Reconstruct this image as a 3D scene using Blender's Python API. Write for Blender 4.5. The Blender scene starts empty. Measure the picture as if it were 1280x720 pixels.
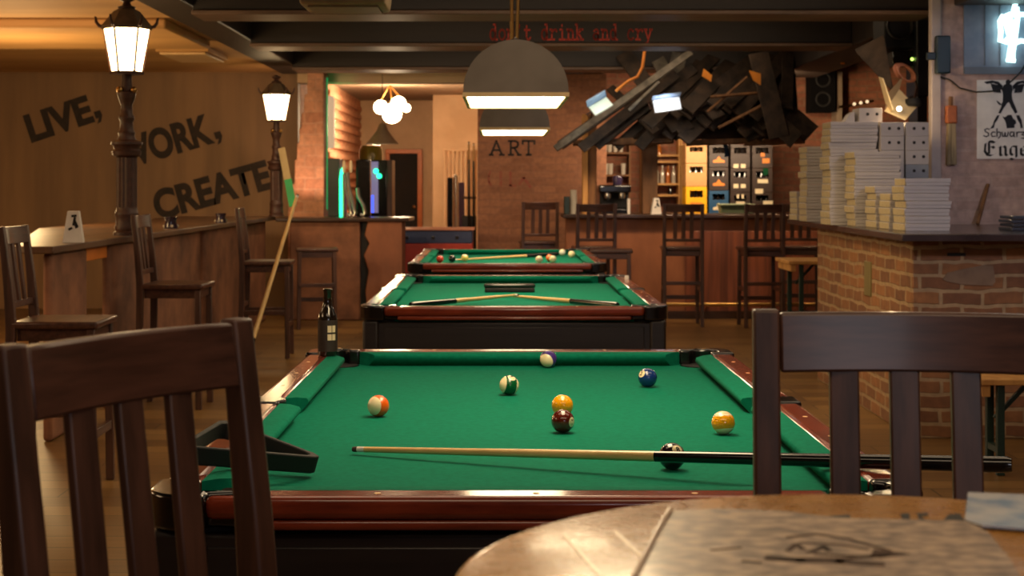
import bpy, bmesh, math, random
from mathutils import Vector, Matrix, Euler
random.seed(7)
PI = math.pi
SC = bpy.context.scene
COL = SC.collection
# survey of the room from the picture: focal length in pixels, vanishing point, eye height (m)
F, CX, CY, ZC = 1940.0, 625.0, 230.0, 1.38
def ax(x, Y): return (x - CX) * Y / F
def az(y, Y): return ZC - (y - CY) * Y / F
def at(x, y, Y): return Vector((ax(x, Y), Y, az(y, Y)))

# ------------------------------------------------------------------ materials
def srgb(r, g, b):
    f = lambda c: (c / 12.92 if c <= .04045 else ((c + .055) / 1.055) ** 2.4)
    return (f(r / 255), f(g / 255), f(b / 255), 1)
def newmat(name):
    m = bpy.data.materials.new(name); m.use_nodes = True
    nt = m.node_tree
    return m, nt, nt.nodes, nt.links, nt.nodes['Principled BSDF']
def setp(b, rough=.5, metal=0., coat=0., spec=.5):
    b.inputs['Roughness'].default_value = rough
    b.inputs['Metallic'].default_value = metal
    b.inputs['Coat Weight'].default_value = coat
    b.inputs['Coat Roughness'].default_value = .12
    b.inputs['Specular IOR Level'].default_value = spec
def coords(N, L, scale=(1, 1, 1), rot=(0, 0, 0)):
    tc = N.new('ShaderNodeTexCoord'); mp = N.new('ShaderNodeMapping')
    mp.inputs['Scale'].default_value = scale; mp.inputs['Rotation'].default_value = rot
    L.new(tc.outputs['Object'], mp.inputs['Vector'])
    return mp.outputs['Vector']
def bumpto(N, L, b, h, strength, dist=.01):
    bp = N.new('ShaderNodeBump'); bp.inputs['Strength'].default_value = strength
    bp.inputs['Distance'].default_value = dist
    L.new(h, bp.inputs['Height']); L.new(bp.outputs['Normal'], b.inputs['Normal'])
def noisy(name, c1, c2, scale=(4, 4, 4), detail=4, rough=.6, metal=0, coat=0, bump=0, lo=.35, hi=.65, spec=.5, dist=.01):
    """two tones mixed by a noise: wood grain when the scale is stretched, plaster when it is even"""
    m, nt, N, L, b = newmat(name); setp(b, rough, metal, coat, spec)
    v = coords(N, L, scale)
    n = N.new('ShaderNodeTexNoise'); n.inputs['Scale'].default_value = 1; n.inputs['Detail'].default_value = detail
    n.inputs['Roughness'].default_value = .6
    L.new(v, n.inputs['Vector'])
    r = N.new('ShaderNodeValToRGB'); r.color_ramp.elements[0].position = lo; r.color_ramp.elements[1].position = hi
    r.color_ramp.elements[0].color = c1; r.color_ramp.elements[1].color = c2
    L.new(n.outputs['Fac'], r.inputs['Fac']); L.new(r.outputs['Color'], b.inputs['Base Color'])
    if bump: bumpto(N, L, b, n.outputs['Fac'], bump, dist)
    return m
def plain(name, c, rough=.5, metal=0, coat=0, spec=.5):
    k = lambda s: (c[0] * s, c[1] * s, c[2] * s, 1)
    return noisy(name, k(.93), k(1.07), (9, 9, 9), 2, rough, metal, coat, 0, spec=spec)
def brickmat(name, c1, c2, mortar, bw=.24, rh=.077, rough=.85, bump=.5, msize=.012, horizontal=False):
    m, nt, N, L, b = newmat(name); setp(b, rough)
    tc = N.new('ShaderNodeTexCoord'); sep = N.new('ShaderNodeSeparateXYZ'); add = N.new('ShaderNodeMath'); com = N.new('ShaderNodeCombineXYZ')
    L.new(tc.outputs['Object'], sep.inputs[0])
    L.new(sep.outputs['X'], add.inputs[0]); L.new(sep.outputs['Y'], add.inputs[1])
    L.new(add.outputs[0], com.inputs['X']); L.new(sep.outputs['Z'], com.inputs['Y'])
    # slight wobble, old hand-laid bricks
    nz = N.new('ShaderNodeTexNoise'); nz.inputs['Scale'].default_value = 5; nz.inputs['Detail'].default_value = 3
    L.new(tc.outputs['Object'], nz.inputs['Vector'])
    sub = N.new('ShaderNodeVectorMath'); sub.operation = 'SUBTRACT'; sub.inputs[1].default_value = (.5, .5, .5)
    L.new(nz.outputs['Color'], sub.inputs[0])
    scl = N.new('ShaderNodeVectorMath'); scl.operation = 'SCALE'; scl.inputs['Scale'].default_value = .045
    L.new(sub.outputs[0], scl.inputs[0])
    ad2 = N.new('ShaderNodeVectorMath'); L.new(com.outputs[0], ad2.inputs[0]); L.new(scl.outputs[0], ad2.inputs[1])
    br = N.new('ShaderNodeTexBrick'); br.inputs['Scale'].default_value = 1
    br.inputs['Color1'].default_value = c1; br.inputs['Color2'].default_value = c2; br.inputs['Mortar'].default_value = mortar
    br.inputs['Brick Width'].default_value = bw; br.inputs['Row Height'].default_value = rh
    br.inputs['Mortar Size'].default_value = msize; br.inputs['Mortar Smooth'].default_value = .3; br.inputs['Bias'].default_value = -.1
    L.new(ad2.outputs[0], br.inputs['Vector'])
    n2 = N.new('ShaderNodeTexNoise'); n2.inputs['Scale'].default_value = 22; n2.inputs['Detail'].default_value = 5
    L.new(tc.outputs['Object'], n2.inputs['Vector'])
    mr = N.new('ShaderNodeMapRange'); mr.inputs['To Min'].default_value = .55; mr.inputs['To Max'].default_value = 1.4
    L.new(n2.outputs['Fac'], mr.inputs['Value'])
    mx = N.new('ShaderNodeVectorMath'); mx.operation = 'MULTIPLY'
    L.new(br.outputs['Color'], mx.inputs[0]); L.new(mr.outputs['Result'], mx.inputs[1])
    L.new(mx.outputs[0], b.inputs['Base Color'])
    inv = N.new('ShaderNodeMath'); inv.operation = 'SUBTRACT'; inv.inputs[0].default_value = 1
    L.new(br.outputs['Fac'], inv.inputs[1]); bumpto(N, L, b, inv.outputs[0], bump, .01)
    return m
def glow(name, c, s):
    m, nt, N, L, b = newmat(name); setp(b, .4)
    b.inputs['Base Color'].default_value = (c[0] * .5, c[1] * .5, c[2] * .5, 1)
    b.inputs['Emission Color'].default_value = c; b.inputs['Emission Strength'].default_value = s
    return m
def glassmat(name, c, rough=.05, alpha=1):
    m, nt, N, L, b = newmat(name); setp(b, rough)
    b.inputs['Base Color'].default_value = c; b.inputs['Transmission Weight'].default_value = .85; b.inputs['IOR'].default_value = 1.45
    return m

# ------------------------------------------------------------------ mesh builder
class MB:
    def __init__(s): s.bm = bmesh.new()
    def face(s, pts):
        vs = [s.bm.verts.new(Vector(p)) for p in pts]
        return s.bm.faces.new(vs)
    def hull8(s, p):      # 8 points: bottom ring of four, top ring of four
        v = [s.bm.verts.new(Vector(q)) for q in p]
        for f in ((3, 2, 1, 0), (4, 5, 6, 7), (0, 1, 5, 4), (1, 2, 6, 5), (2, 3, 7, 6), (3, 0, 4, 7)):
            s.bm.faces.new([v[i] for i in f])
        return s
    def box(s, x0, x1, y0, y1, z0, z1, M=None):
        p = [(x0, y0, z0), (x1, y0, z0), (x1, y1, z0), (x0, y1, z0), (x0, y0, z1), (x1, y0, z1), (x1, y1, z1), (x0, y1, z1)]
        if M is not None: p = [M @ Vector(q) for q in p]
        return s.hull8(p)
    def bar(s, a, b, w, h, up=(0, 0, 1), w2=None, h2=None):
        """rectangular bar from a to b; w across, h along up"""
        a, b = Vector(a), Vector(b); d = (b - a).normalized(); up = Vector(up)
        sx = d.cross(up)
        if sx.length < 1e-4: sx = d.cross(Vector((0, 1, 0)))
        sx.normalize(); u = sx.cross(d).normalized()
        w2 = w if w2 is None else w2; h2 = h if h2 is None else h2
        r = lambda c, ww, hh: [c - sx * ww / 2 - u * hh / 2, c + sx * ww / 2 - u * hh / 2, c + sx * ww / 2 + u * hh / 2, c - sx * ww / 2 + u * hh / 2]
        return s.hull8(r(a, w, h) + r(b, w2, h2))
    def loft(s, rings, caps=True, closed=True):
        vr = [[s.bm.verts.new(Vector(p)) for p in r] for r in rings]
        n = len(vr[0])
        for a, b in zip(vr, vr[1:]):
            for i in range(n if closed else n - 1):
                j = (i + 1) % n
                s.bm.faces.new((a[i], a[j], b[j], b[i]))
        if caps and closed:
            s.bm.faces.new(vr[0][::-1]); s.bm.faces.new(vr[-1])
        return s
    def tube(s, pts, r, seg=10, caps=True):
        pts = [Vector(p) for p in pts]; rr = r if isinstance(r, (list, tuple)) else [r] * len(pts)
        rings = []; ref = None
        for i, p in enumerate(pts):
            d = (pts[min(i + 1, len(pts) - 1)] - pts[max(i - 1, 0)]).normalized()
            if ref is None:
                ref = d.orthogonal().normalized()
            ref = (ref - d * ref.dot(d))
            if ref.length < 1e-6: ref = d.orthogonal()
            ref.normalize(); q = d.cross(ref)
            rings.append([p + (ref * math.cos(t) + q * math.sin(t)) * rr[i] for t in [2 * PI * k / seg for k in range(seg)]])
        return s.loft(rings, caps)
    def ring(s, c, R, r, axis='z', seg=24, sub=8, arc=2 * PI):
        n = seg; pts = []
        for k in range(n):
            t = arc * k / n
            row = []
            for j in range(sub):
                u = 2 * PI * j / sub; q = R + r * math.cos(u); h = r * math.sin(u)
                p = (q * math.cos(t), q * math.sin(t), h)
                if axis == 'y': p = (p[0], p[2], p[1])
                if axis == 'x': p = (p[2], p[0], p[1])
                row.append(Vector(c) + Vector(p))
            pts.append(row)
        pts.append(pts[0])
        return s.loft(pts, False)
    def lathe(s, prof, c=(0, 0, 0), seg=20, M=None, ph=0):
        c = Vector(c); rings = []
        for r, z in prof:
            ring = [Vector((max(r, 1e-4) * math.cos(ph + 2 * PI * k / seg), max(r, 1e-4) * math.sin(ph + 2 * PI * k / seg), z)) for k in range(seg)]
            if M is not None: ring = [M @ p for p in ring]
            rings.append([c + p for p in ring])
        return s.loft(rings, True)
    def sphere(s, c, r, seg=20, sq=(1, 1, 1)):
        M = Matrix.Translation(Vector(c)) @ Matrix.Diagonal((sq[0], sq[1], sq[2], 1))
        bmesh.ops.create_uvsphere(s.bm, u_segments=seg, v_segments=max(6, seg * 2 // 3), radius=r, matrix=M)
        return s
    def prism(s, poly, d0, d1, plane='xz', M=None):
        """polygon in a plane, extruded from d0 to d1 along the third axis"""
        def P(u, v, d):
            p = {'xz': (u, d, v), 'xy': (u, v, d), 'yz': (d, u, v)}[plane]
            return M @ Vector(p) if M is not None else Vector(p)
        a = [s.bm.verts.new(P(u, v, d0)) for u, v in poly]; b = [s.bm.verts.new(P(u, v, d1)) for u, v in poly]
        n = len(poly); s.bm.faces.new(a); s.bm.faces.new(b[::-1])
        for i in range(n):
            j = (i + 1) % n; s.bm.faces.new((a[j], a[i], b[i], b[j]))
        return s
    def strokes(s, lines, w, d0, d1, M, nib=None):
        """flat lettering strokes of width w (or with a broad nib vector) given in the plane's x,y"""
        for ln in lines:
            for (x0, y0), (x1, y1) in zip(ln, ln[1:]):
                if nib:
                    nx, ny = nib[0] / 2, nib[1] / 2; e = .012
                else:
                    l = math.hypot(x1 - x0, y1 - y0) or 1; nx, ny = -(y1 - y0) / l * w / 2, (x1 - x0) / l * w / 2
                    ex, ey = (x1 - x0) / l * w * .3, (y1 - y0) / l * w * .3; x0 -= ex; y0 -= ey; x1 += ex; y1 += ey
                q = [(x0 - nx, y0 - ny), (x1 - nx, y1 - ny), (x1 + nx, y1 + ny), (x0 + nx, y0 + ny)]
                A = sum(q[i][0] * q[(i + 1) % 4][1] - q[(i + 1) % 4][0] * q[i][1] for i in range(4))
                if abs(A) < 1e-7: continue
                s.hull8([M @ Vector((x, y, d0)) for x, y in q] + [M @ Vector((x, y, d1)) for x, y in q])
        return s
    def build(s, name, mat, parent=None, bevel=0, smooth=True, ang=40, loc=None, seg=2, subsurf=0):
        bmesh.ops.recalc_face_normals(s.bm, faces=s.bm.faces[:])
        me = bpy.data.meshes.new(name); s.bm.to_mesh(me); s.bm.free()
        me.materials.append(mat)
        if smooth:
            me.polygons.foreach_set('use_smooth', [True] * len(me.polygons)); me.set_sharp_from_angle(angle=math.radians(ang))
        o = bpy.data.objects.new(name, me); COL.objects.link(o)
        if parent is not None: o.parent = parent
        if loc is not None: o.location = loc
        if bevel:
            b = o.modifiers.new('edge', 'BEVEL'); b.width = bevel; b.segments = seg; b.limit_method = 'ANGLE'; b.angle_limit = math.radians(40)
            b.harden_normals = False
        if subsurf:
            b = o.modifiers.new('sub', 'SUBSURF'); b.levels = b.render_levels = subsurf
        return o

def tag(o, label, cat, group=None, kind=None):
    o['label'] = label; o['category'] = cat
    if group: o['group'] = group
    if kind: o['kind'] = kind
    return o
def thing(name, label, cat, loc=(0, 0, 0), rz=0, group=None, scale=1, rot=None):
    o = bpy.data.objects.new(name, None); o.empty_display_size = .1; COL.objects.link(o)
    o.location = loc; o.rotation_euler = rot or (0, 0, rz); o.scale = (scale,) * 3
    return tag(o, label, cat, group)
def struct(o): o['kind'] = 'structure'; return o
def dup(root, loc, rz=None, label=None, group=None, scale=None, rot=None):
    def rec(src, parent):
        for ch in list(src.children):
            c = ch.copy(); COL.objects.link(c); c.parent = parent; rec(ch, c)
    r = root.copy(); COL.objects.link(r); r.location = loc
    if rz is not None: r.rotation_euler = (0, 0, rz)
    if rot is not None: r.rotation_euler = rot
    if scale is not None: r.scale = (scale,) * 3
    if label: r['label'] = label
    if group: r['group'] = group
    rec(root, r)
    return r
def area(name, loc, size, power, color, target=None, sizey=None):
    l = bpy.data.lights.new(name, 'AREA'); l.energy = power; l.color = color[:3]; l.size = size
    if sizey: l.shape = 'RECTANGLE'; l.size_y = sizey
    o = bpy.data.objects.new(name, l); COL.objects.link(o); o.location = loc
    d = (Vector(target) - Vector(loc)) if target is not None else Vector((0, 0, -1))
    o.rotation_euler = d.to_track_quat('-Z', 'Y').to_euler()
    return o
def point(name, loc, power, color, r=.05):
    l = bpy.data.lights.new(name, 'POINT'); l.energy = power; l.color = color[:3]; l.shadow_soft_size = r
    o = bpy.data.objects.new(name, l); COL.objects.link(o); o.location = loc; return o
def spot(name, loc, target, power, color, angle=70, r=.05, blend=.5):
    l = bpy.data.lights.new(name, 'SPOT'); l.energy = power; l.color = color[:3]; l.shadow_soft_size = r
    l.spot_size = math.radians(angle); l.spot_blend = blend
    o = bpy.data.objects.new(name, l); COL.objects.link(o); o.location = loc
    o.rotation_euler = (Vector(target) - Vector(loc)).to_track_quat('-Z', 'Y').to_euler(); return o
def lettering(name, txt, mat, parent, x0, y0, wpx, hpx, tilt, Y, bold=.02, depth=.004):
    """a painted word on a wall that faces the room (-Y): baseline starts at (x0,y0), wpx long and hpx tall there"""
    cu = bpy.data.curves.new('t', 'FONT'); cu.body = txt; cu.size = 1; cu.offset = bold; cu.extrude = 0
    ob = bpy.data.objects.new('t', cu); COL.objects.link(ob)
    me = bpy.data.meshes.new_from_object(ob.evaluated_get(bpy.context.evaluated_depsgraph_get()))
    bpy.data.objects.remove(ob); bpy.data.curves.remove(cu)
    xs = [v.co.x for v in me.vertices]; ys = [v.co.y for v in me.vertices]
    mnx, mxx, mxy = min(xs), max(xs), max(ys)
    k = Y / F; sx = wpx * k / (mxx - mnx); sy = hpx * k / mxy
    t = math.radians(tilt); o = at(x0, y0, Y)
    for v in me.vertices:
        u, w = (v.co.x - mnx) * sx, v.co.y * sy
        v.co = (o.x + u * math.cos(t) - w * math.sin(t), Y - depth, o.z + u * math.sin(t) + w * math.cos(t))
    me.materials.clear(); me.materials.append(mat)
    ob = bpy.data.objects.new(name, me); COL.objects.link(ob); ob.parent = parent
    return ob
# ------------------------------------------------------------------ palette
M = {}
M['floor'] = None
def floor_mat():
    m, nt, N, L, b = newmat('laminate floor'); setp(b, .36)
    v = coords(N, L)
    br = N.new('ShaderNodeTexBrick'); br.inputs['Scale'].default_value = 1
    br.inputs['Color1'].default_value = srgb(128, 95, 52); br.inputs['Color2'].default_value = srgb(98, 69, 36); br.inputs['Mortar'].default_value = srgb(30, 18, 10)
    br.inputs['Brick Width'].default_value = 1.3; br.inputs['Row Height'].default_value = .19; br.inputs['Mortar Size'].default_value = .004
    L.new(v, br.inputs['Vector'])
    v2 = coords(N, L, (1.2, 26, 1)); n = N.new('ShaderNodeTexNoise'); n.inputs['Scale'].default_value = 1; n.inputs['Detail'].default_value = 6
    L.new(v2, n.inputs['Vector'])
    mr = N.new('ShaderNodeMapRange'); mr.inputs['To Min'].default_value = .6; mr.inputs['To Max'].default_value = 1.35; L.new(n.outputs['Fac'], mr.inputs['Value'])
    mx = N.new('ShaderNodeVectorMath'); mx.operation = 'MULTIPLY'; L.new(br.outputs['Color'], mx.inputs[0]); L.new(mr.outputs['Result'], mx.inputs[1])
    L.new(mx.outputs[0], b.inputs['Base Color']); bumpto(N, L, b, br.outputs['Fac'], -.15, .004)
    return m
M['floor'] = floor_mat()
M['tan_wall'] = noisy('brown painted board wall', srgb(116, 86, 54), srgb(138, 104, 66), (3.2, 3, .35), 4, .6, bump=.05)
M['cream'] = noisy('cream plaster', srgb(206, 176, 140), srgb(222, 194, 158), (2, 2, 2), 3, .8)
M['ceil_pale'] = noisy('cream ceiling paint', srgb(184, 140, 84), srgb(206, 160, 100), (.5, 1.6, 1), 3, .7, bump=.04)
M['ceil_dark'] = plain('dark ceiling paint', srgb(40, 32, 28), .8)
M['beam'] = noisy('dark painted beam', srgb(34, 26, 23), srgb(46, 36, 31), (.8, 8, 8), 4, .55)
M['flange'] = noisy('lamp-lit brown flange', srgb(92, 70, 56), srgb(118, 92, 74), (2, 12, 12), 4, .5)  # lamp light on the beam undersides put into this lighter brown
M['plaster_red'] = noisy('reddish weathered plaster', srgb(92, 58, 40), srgb(156, 104, 74), (3.5, 3.5, 3.5), 7, .75, bump=.35, lo=.3, hi=.72)
M['bar_front'] = noisy('rust brown plaster', srgb(112, 66, 42), srgb(158, 98, 64), (2.4, 2.4, 1.2), 6, .62, bump=.25, lo=.3, hi=.7)
M['art_wall'] = brickmat('painted brown brick', srgb(140, 92, 64), srgb(118, 74, 50), srgb(128, 84, 60), .25, .08, .8, .25, .012)
M['brick_warm'] = brickmat('old brick with pale mortar', srgb(140, 92, 52), srgb(104, 66, 42), srgb(150, 122, 88), .23, .08, .85, .6, .012)
M['brick_back'] = brickmat('dark red brick', srgb(158, 100, 74), srgb(132, 80, 58), srgb(136, 98, 74), .25, .08, .85, .4)
M['brick_white'] = brickmat('whitewashed brick', srgb(190, 160, 148), srgb(172, 142, 130), srgb(182, 154, 142), .25, .08, .8, .3)
M['brick_pink'] = brickmat('pinkish pillar brick', srgb(206, 150, 116), srgb(180, 122, 92), srgb(196, 146, 116), .24, .12, .8, .5)
M['wood_dark'] = noisy('dark stained wood', srgb(56, 34, 25), srgb(86, 55, 42), (36, 36, 3), 5, .45, coat=.05, bump=.04, dist=.004)
M['wood_dark_h'] = noisy('dark stained crest wood', srgb(56, 33, 24), srgb(88, 55, 42), (4, 30, 40), 5, .36, coat=.12, bump=.06, dist=.004)
M['wood_top'] = noisy('dark counter wood', srgb(40, 25, 18), srgb(60, 38, 27), (3, 3, 20), 5, .3, coat=.2)
M['timber'] = noisy('rough brown timber', srgb(84, 54, 30), srgb(132, 90, 52), (14, 14, 2), 6, .7, bump=.3)
M['timber_pale'] = noisy('pale timber', srgb(170, 120, 64), srgb(200, 150, 84), (14, 14, 2), 5, .6, bump=.1)
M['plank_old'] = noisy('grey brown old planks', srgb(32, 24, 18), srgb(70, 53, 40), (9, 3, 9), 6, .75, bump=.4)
M['plank_lit'] = noisy('light-struck grey planks', srgb(70, 62, 52), srgb(120, 110, 96), (8, 3, 8), 6, .6, bump=.3)  # light on the canopy planks put into a paler grey
M['mahogany'] = noisy('red mahogany rail', srgb(98, 34, 20), srgb(140, 56, 32), (5, 5, 30), 5, .22, coat=.7)
M['black_lac'] = noisy('black cabinet laminate', srgb(28, 22, 20), srgb(38, 30, 27), (2, 30, 30), 4, .38)
M['black_gloss'] = plain('black glossy plastic', srgb(16, 14, 14), .16, coat=.4)
M['black_matte'] = plain('black matte', srgb(18, 16, 16), .7)
M['cloth'] = noisy('green billiard cloth', srgb(6, 104, 80), srgb(8, 113, 88), (60, 60, 60), 3, .92, spec=.08)
M['iron_glow'] = noisy('glow-lightened iron', srgb(96, 80, 62), srgb(112, 94, 74), (20, 20, 20), 3, .6)  # glow around the lantern put into a lighter iron colour
M['iron'] = noisy('brown black cast iron', srgb(60, 38, 31), srgb(78, 50, 41), (30, 30, 30), 3, .5)
M['steel'] = plain('brushed steel', srgb(200, 196, 190), .28, metal=1)
M['brass'] = plain('worn brass', srgb(190, 150, 90), .3, metal=1)
M['grey_shade'] = noisy('grey lamp shade', srgb(112, 102, 92), srgb(122, 112, 102), (6, 6, 6), 2, .55)
M['shade_edge'] = plain('cream shade lining', srgb(220, 190, 140), .6)
M['shaft'] = noisy('pale maple', srgb(206, 170, 108), srgb(226, 192, 132), (80, 80, 4), 4, .3, coat=.3)
M['white'] = plain('white card', srgb(226, 220, 212), .7)
M['pizza'] = noisy('white cardboard', srgb(168, 160, 158), srgb(182, 174, 170), (6, 6, 6), 2, .75)
M['warm_edge'] = noisy('warm-lit cardboard edge', srgb(150, 134, 104), srgb(170, 154, 122), (8, 60, 60), 2, .8)  # warm lamp light on the box sides put into this beige
M['ink'] = plain('black paint', srgb(22, 17, 14), .7)
M['ink_wall'] = noisy('worn black stencil paint', srgb(26, 18, 13), srgb(46, 32, 22), (14, 14, 14), 4, .75)
M['red_ink'] = plain('red lettering paint', srgb(206, 70, 54), .6)
M['red_faded'] = noisy('faded red paint', srgb(132, 58, 44), srgb(128, 78, 56), (30, 30, 30), 4, .8)
M['ink_faded'] = noisy('faded dark paint', srgb(48, 32, 20), srgb(78, 52, 34), (40, 40, 40), 4, .8)
M['yellow'] = plain('yellow plastic', srgb(236, 172, 12), .45)
M['blue'] = plain('blue plastic', srgb(36, 76, 112), .45)
M['tan_crate'] = plain('tan plastic', srgb(190, 140, 84), .5)
M['brown_crate'] = plain('dark brown plastic', srgb(50, 34, 26), .5)
M['orange_logo'] = plain('orange print', srgb(214, 124, 40), .5)
M['pale_logo'] = plain('pale print', srgb(214, 196, 160), .5)
M['glass_dark'] = plain('dark bottle glass', srgb(24, 18, 14), .08, coat=.5)
M['glass_green'] = plain('green bottle glass', srgb(22, 66, 40), .1, coat=.4)
M['glass_amber'] = plain('amber liquor', srgb(170, 96, 30), .12, coat=.4)
M['glass_clear'] = plain('pale clear bottle glass', srgb(176, 166, 146), .08, coat=.5)
M['glass'] = glassmat('clear drinking glass', (.95, .95, .93, 1))
M['leather'] = plain('black cloth', srgb(20, 20, 24), .8)
M['lit_warm'] = glow('lamp diffuser', (1, .76, .46, 1), 14)
M['lit_lantern'] = glow('lantern glass', (1, .68, .34, 1), 17)
M['lit_globe'] = glow('bright globe', (1, .72, .42, 1), 26)
M['lit_spot'] = glow('halogen glass', (1, .86, .62, 1), 9)
M['lit_white'] = glow('cool work lamp', (.95, .96, 1, 1), 5)
M['neon'] = glow('cyan white neon', (.62, 1, .97, 1), 2.8)
M['led_green'] = glow('green led', (.02, 1, .36, 1), 4)
M['edge_glow'] = glow('soft green light', (0, 1, .28, 1), .28)  # green light on the pillar edge put in as a faint glow
M['led_blue'] = glow('blue screen', (.06, .12, 1, 1), 1.6)

# ------------------------------------------------------------------ the room shell
def S(mb, name, mat, **k): return struct(mb.build(name, mat, None, **k))
S(MB().box(-7.2, 6.2, -2.6, 28, -.1, 0), 'floor', M['floor'], smooth=False)
YW = 17.2                      # the wall with the slogan
wl = S(MB().box(-7.2, -2.24, YW, YW + .2, 0, 2.62), 'wall_slogan', M['tan_wall'], smooth=False)
lettering('lettering', 'LIVE', M['ink_wall'], wl, 39, 177, 84, 34, 18.5, YW, .045)
lettering('lettering', 'WORK', M['ink_wall'], wl, 152, 211, 122, 37, 16.5, YW, .045)
lettering('lettering', 'CREATE', M['ink_wall'], wl, 197, 274, 150, 36, 15.7, YW, .045)
for pts in ([(117, 140), (125, 137.5), (128, 144), (126.5, 152), (122, 155), (123.5, 147.5), (120, 148.5)], [(267, 166), (275, 163.5), (278, 170), (276.5, 178), (272, 181), (273.5, 173.5), (270, 174.5)]):
    MB().prism([(ax(x, YW), az(y, YW)) for x, y in pts], YW - .004, YW, 'xz').build('comma', M['ink_wall'], wl, smooth=False)
S(MB().box(-7.4, -7.2, -2.6, 17.4, 0, 3.2), 'wall_left', M['tan_wall'], smooth=False)
S(MB().box(6.2, 6.4, -2.6, 28, 0, 3.2), 'wall_right', M['brick_back'], smooth=False)
S(MB().box(-7.4, 6.4, -2.8, -2.6, 0, 3.2), 'wall_front', M['tan_wall'], smooth=False)
# ceilings: pale lower one over the counters, dark higher one over the tables
S(MB().box(-7.4, -2.42, -2.8, 17.4, 2.62, 2.74), 'ceiling_low', M['ceil_pale'], smooth=False)
S(MB().box(-7.2, -2.5, 11.6, 13.4, 2.545, 2.62), 'ceiling_step', M['ceil_pale'], bevel=.02)
S(MB().box(-2.5, 6.4, -2.8, 17.4, 3.0, 3.1), 'ceiling', M['ceil_dark'], smooth=False)
S(MB().box(-2.42, -2.12, -2.6, 17.2, 2.6, 3.0), 'beam_long', M['beam'], bevel=.01)
S(MB().box(3.0, 3.5, 9.0, 17.2, 2.56, 3.0), 'beam_long', M['beam'], bevel=.01)
for i, y in enumerate((7.95, 10.7, 13.2, 15.9)):
    mb = MB().box(-2.13, 3.0 if i else 6.2, y + .03, y + .44, 2.58, 2.998)
    b = S(mb, 'ceiling_beam', M['beam'], bevel=.01)
    MB().box(-2.13, 3.0 if i else 6.2, y, y + .47, 2.55, 2.58).build('flange', M['flange'], b, bevel=.006)
    if y == 13.2: text_beam = b
# wall with ART
YA = 17.5
wa = S(MB().box(ax(597, YA), 1.2, YA, YA + .3, 0, 2.62), 'wall_art', M['art_wall'], smooth=False)
S(MB().box(1.0, 6.2, 18.6, 18.8, 0, 3.1), 'wall_back', M['brick_back'], smooth=False)
S(MB().box(1.0, 1.2, 17.8, 18.6, 0, 3.0), 'wall_return', M['brick_back'], smooth=False)
# back room seen through the opening
S(MB().box(-4.6, 0.6, 26, 26.2, 0, 2.95), 'wall_back_room', M['cream'], smooth=False)
S(MB().box(ax(541, 24.4), .6, 24.4, 26, 0, 2.95), 'wall_back_room_jog', M['cream'], smooth=False)
S(MB().box(-.14, .1, 17.8, 24.4, 0, 2.95), 'wall_back_room_right', M['cream'], smooth=False)
S(MB().box(-4.6, .6, 17.4, 26.2, 2.78, 2.9), 'ceiling_back_room', plain('grey cream ceiling', srgb(150, 128, 106), .8), smooth=False)
S(MB().box(-2.24, -.1, 17.15, 17.45, 2.5, 2.8), 'lintel', M['cream'], smooth=False)
# slatted side wall of the back room
mb = MB().box(-2.52, -2.34, 17.4, 26, 0, 2.78)
sw = S(mb, 'wall_back_room_left', M['brick_pink'], smooth=False)
mb = MB()
for k in range(13):
    z = .9 + k * .14; mb.box(-2.34, -2.30, 21.0, 25.8, z, z + .08)
mb.build('slat_cladding', M['brick_pink'], sw, bevel=.008)
# door of the back room
d = struct(MB().box(ax(487, 25.9), ax(523, 25.9), 25.9, 25.96, 0, az(192, 25.9)).build('door_1', plain('dark brown door', srgb(30, 25, 22), .8), None))
fr = MB(); x0, x1, x2, x3 = ax(482, 25.9), ax(487, 25.9), ax(522, 25.9), ax(528, 25.9); zt = az(192, 25.9)
fr.box(x0, x1, 25.86, 25.99, 0, zt).box(x2, x3, 25.86, 25.99, 0, zt).box(x0, x3, 25.86, 25.99, zt, az(186.5, 25.9))
fr.build('door_frame', plain('orange varnished pine', srgb(206, 112, 36), .4), d, bevel=.006)
MB().sphere((x2 - .06, 25.86, 1.0), .03, 12).build('door_knob', M['brass'], d)
# stepped brick pillar, jagged on one side
YP = 16.75
prof = [(405, 268), (405, 90), (384, 90), (384, 118), (380, 118), (380, 141), (377, 141), (377, 160), (374, 160), (374, 179), (371, 179), (371, 200), (368, 200), (368, 230), (364, 230), (364, 252), (360, 252), (360, 268)]
mb = MB().prism([(ax(x, YP), az(y, YP) if y < 268 else 0) for x, y in prof], YP, YP + .42, 'xz')
S(mb, 'brick_pillar', M['brick_pink'], bevel=.012)
# right hand wall with the window of the neon sign, and its pale post
YR = 10.25
S(MB().box(ax(1176, YR), 6.2, YR, YR + .06, 0, 3.0), 'wall_neon', M['brick_white'], smooth=False)
S(MB().box(ax(1163, YR), ax(1176, YR), YR - .02, YR + .05, 0, 3.0), 'post', plain('pale post paint', srgb(170, 156, 150), .5), bevel=.008)
w = struct(MB().box(ax(1204, YR), ax(1400, YR), YR - .015, YR + .0, az(92, YR), az(-60, YR)).build('window_1', noisy('milky window pane', srgb(112, 124, 142), srgb(140, 150, 166), (5, 5, 5), 4, .3)))
mb = MB()
for x in (1249, 1283, 1230): mb.box(ax(x, YR) - .004, ax(x, YR) + .004, YR - .022, YR - .015, az(82, YR), az(-60, YR))
mb.box(ax(1204, YR), ax(1400, YR), YR - .024, YR - .014, az(93, YR), az(84, YR))
mb.build('window_bar', plain('grey window bars', srgb(96, 104, 116), .5), w)
S(MB().box(-7.2, 6.2, 17.14, 17.2, 0, .0005), 'trim_1', M['beam']) if False else None
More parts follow.
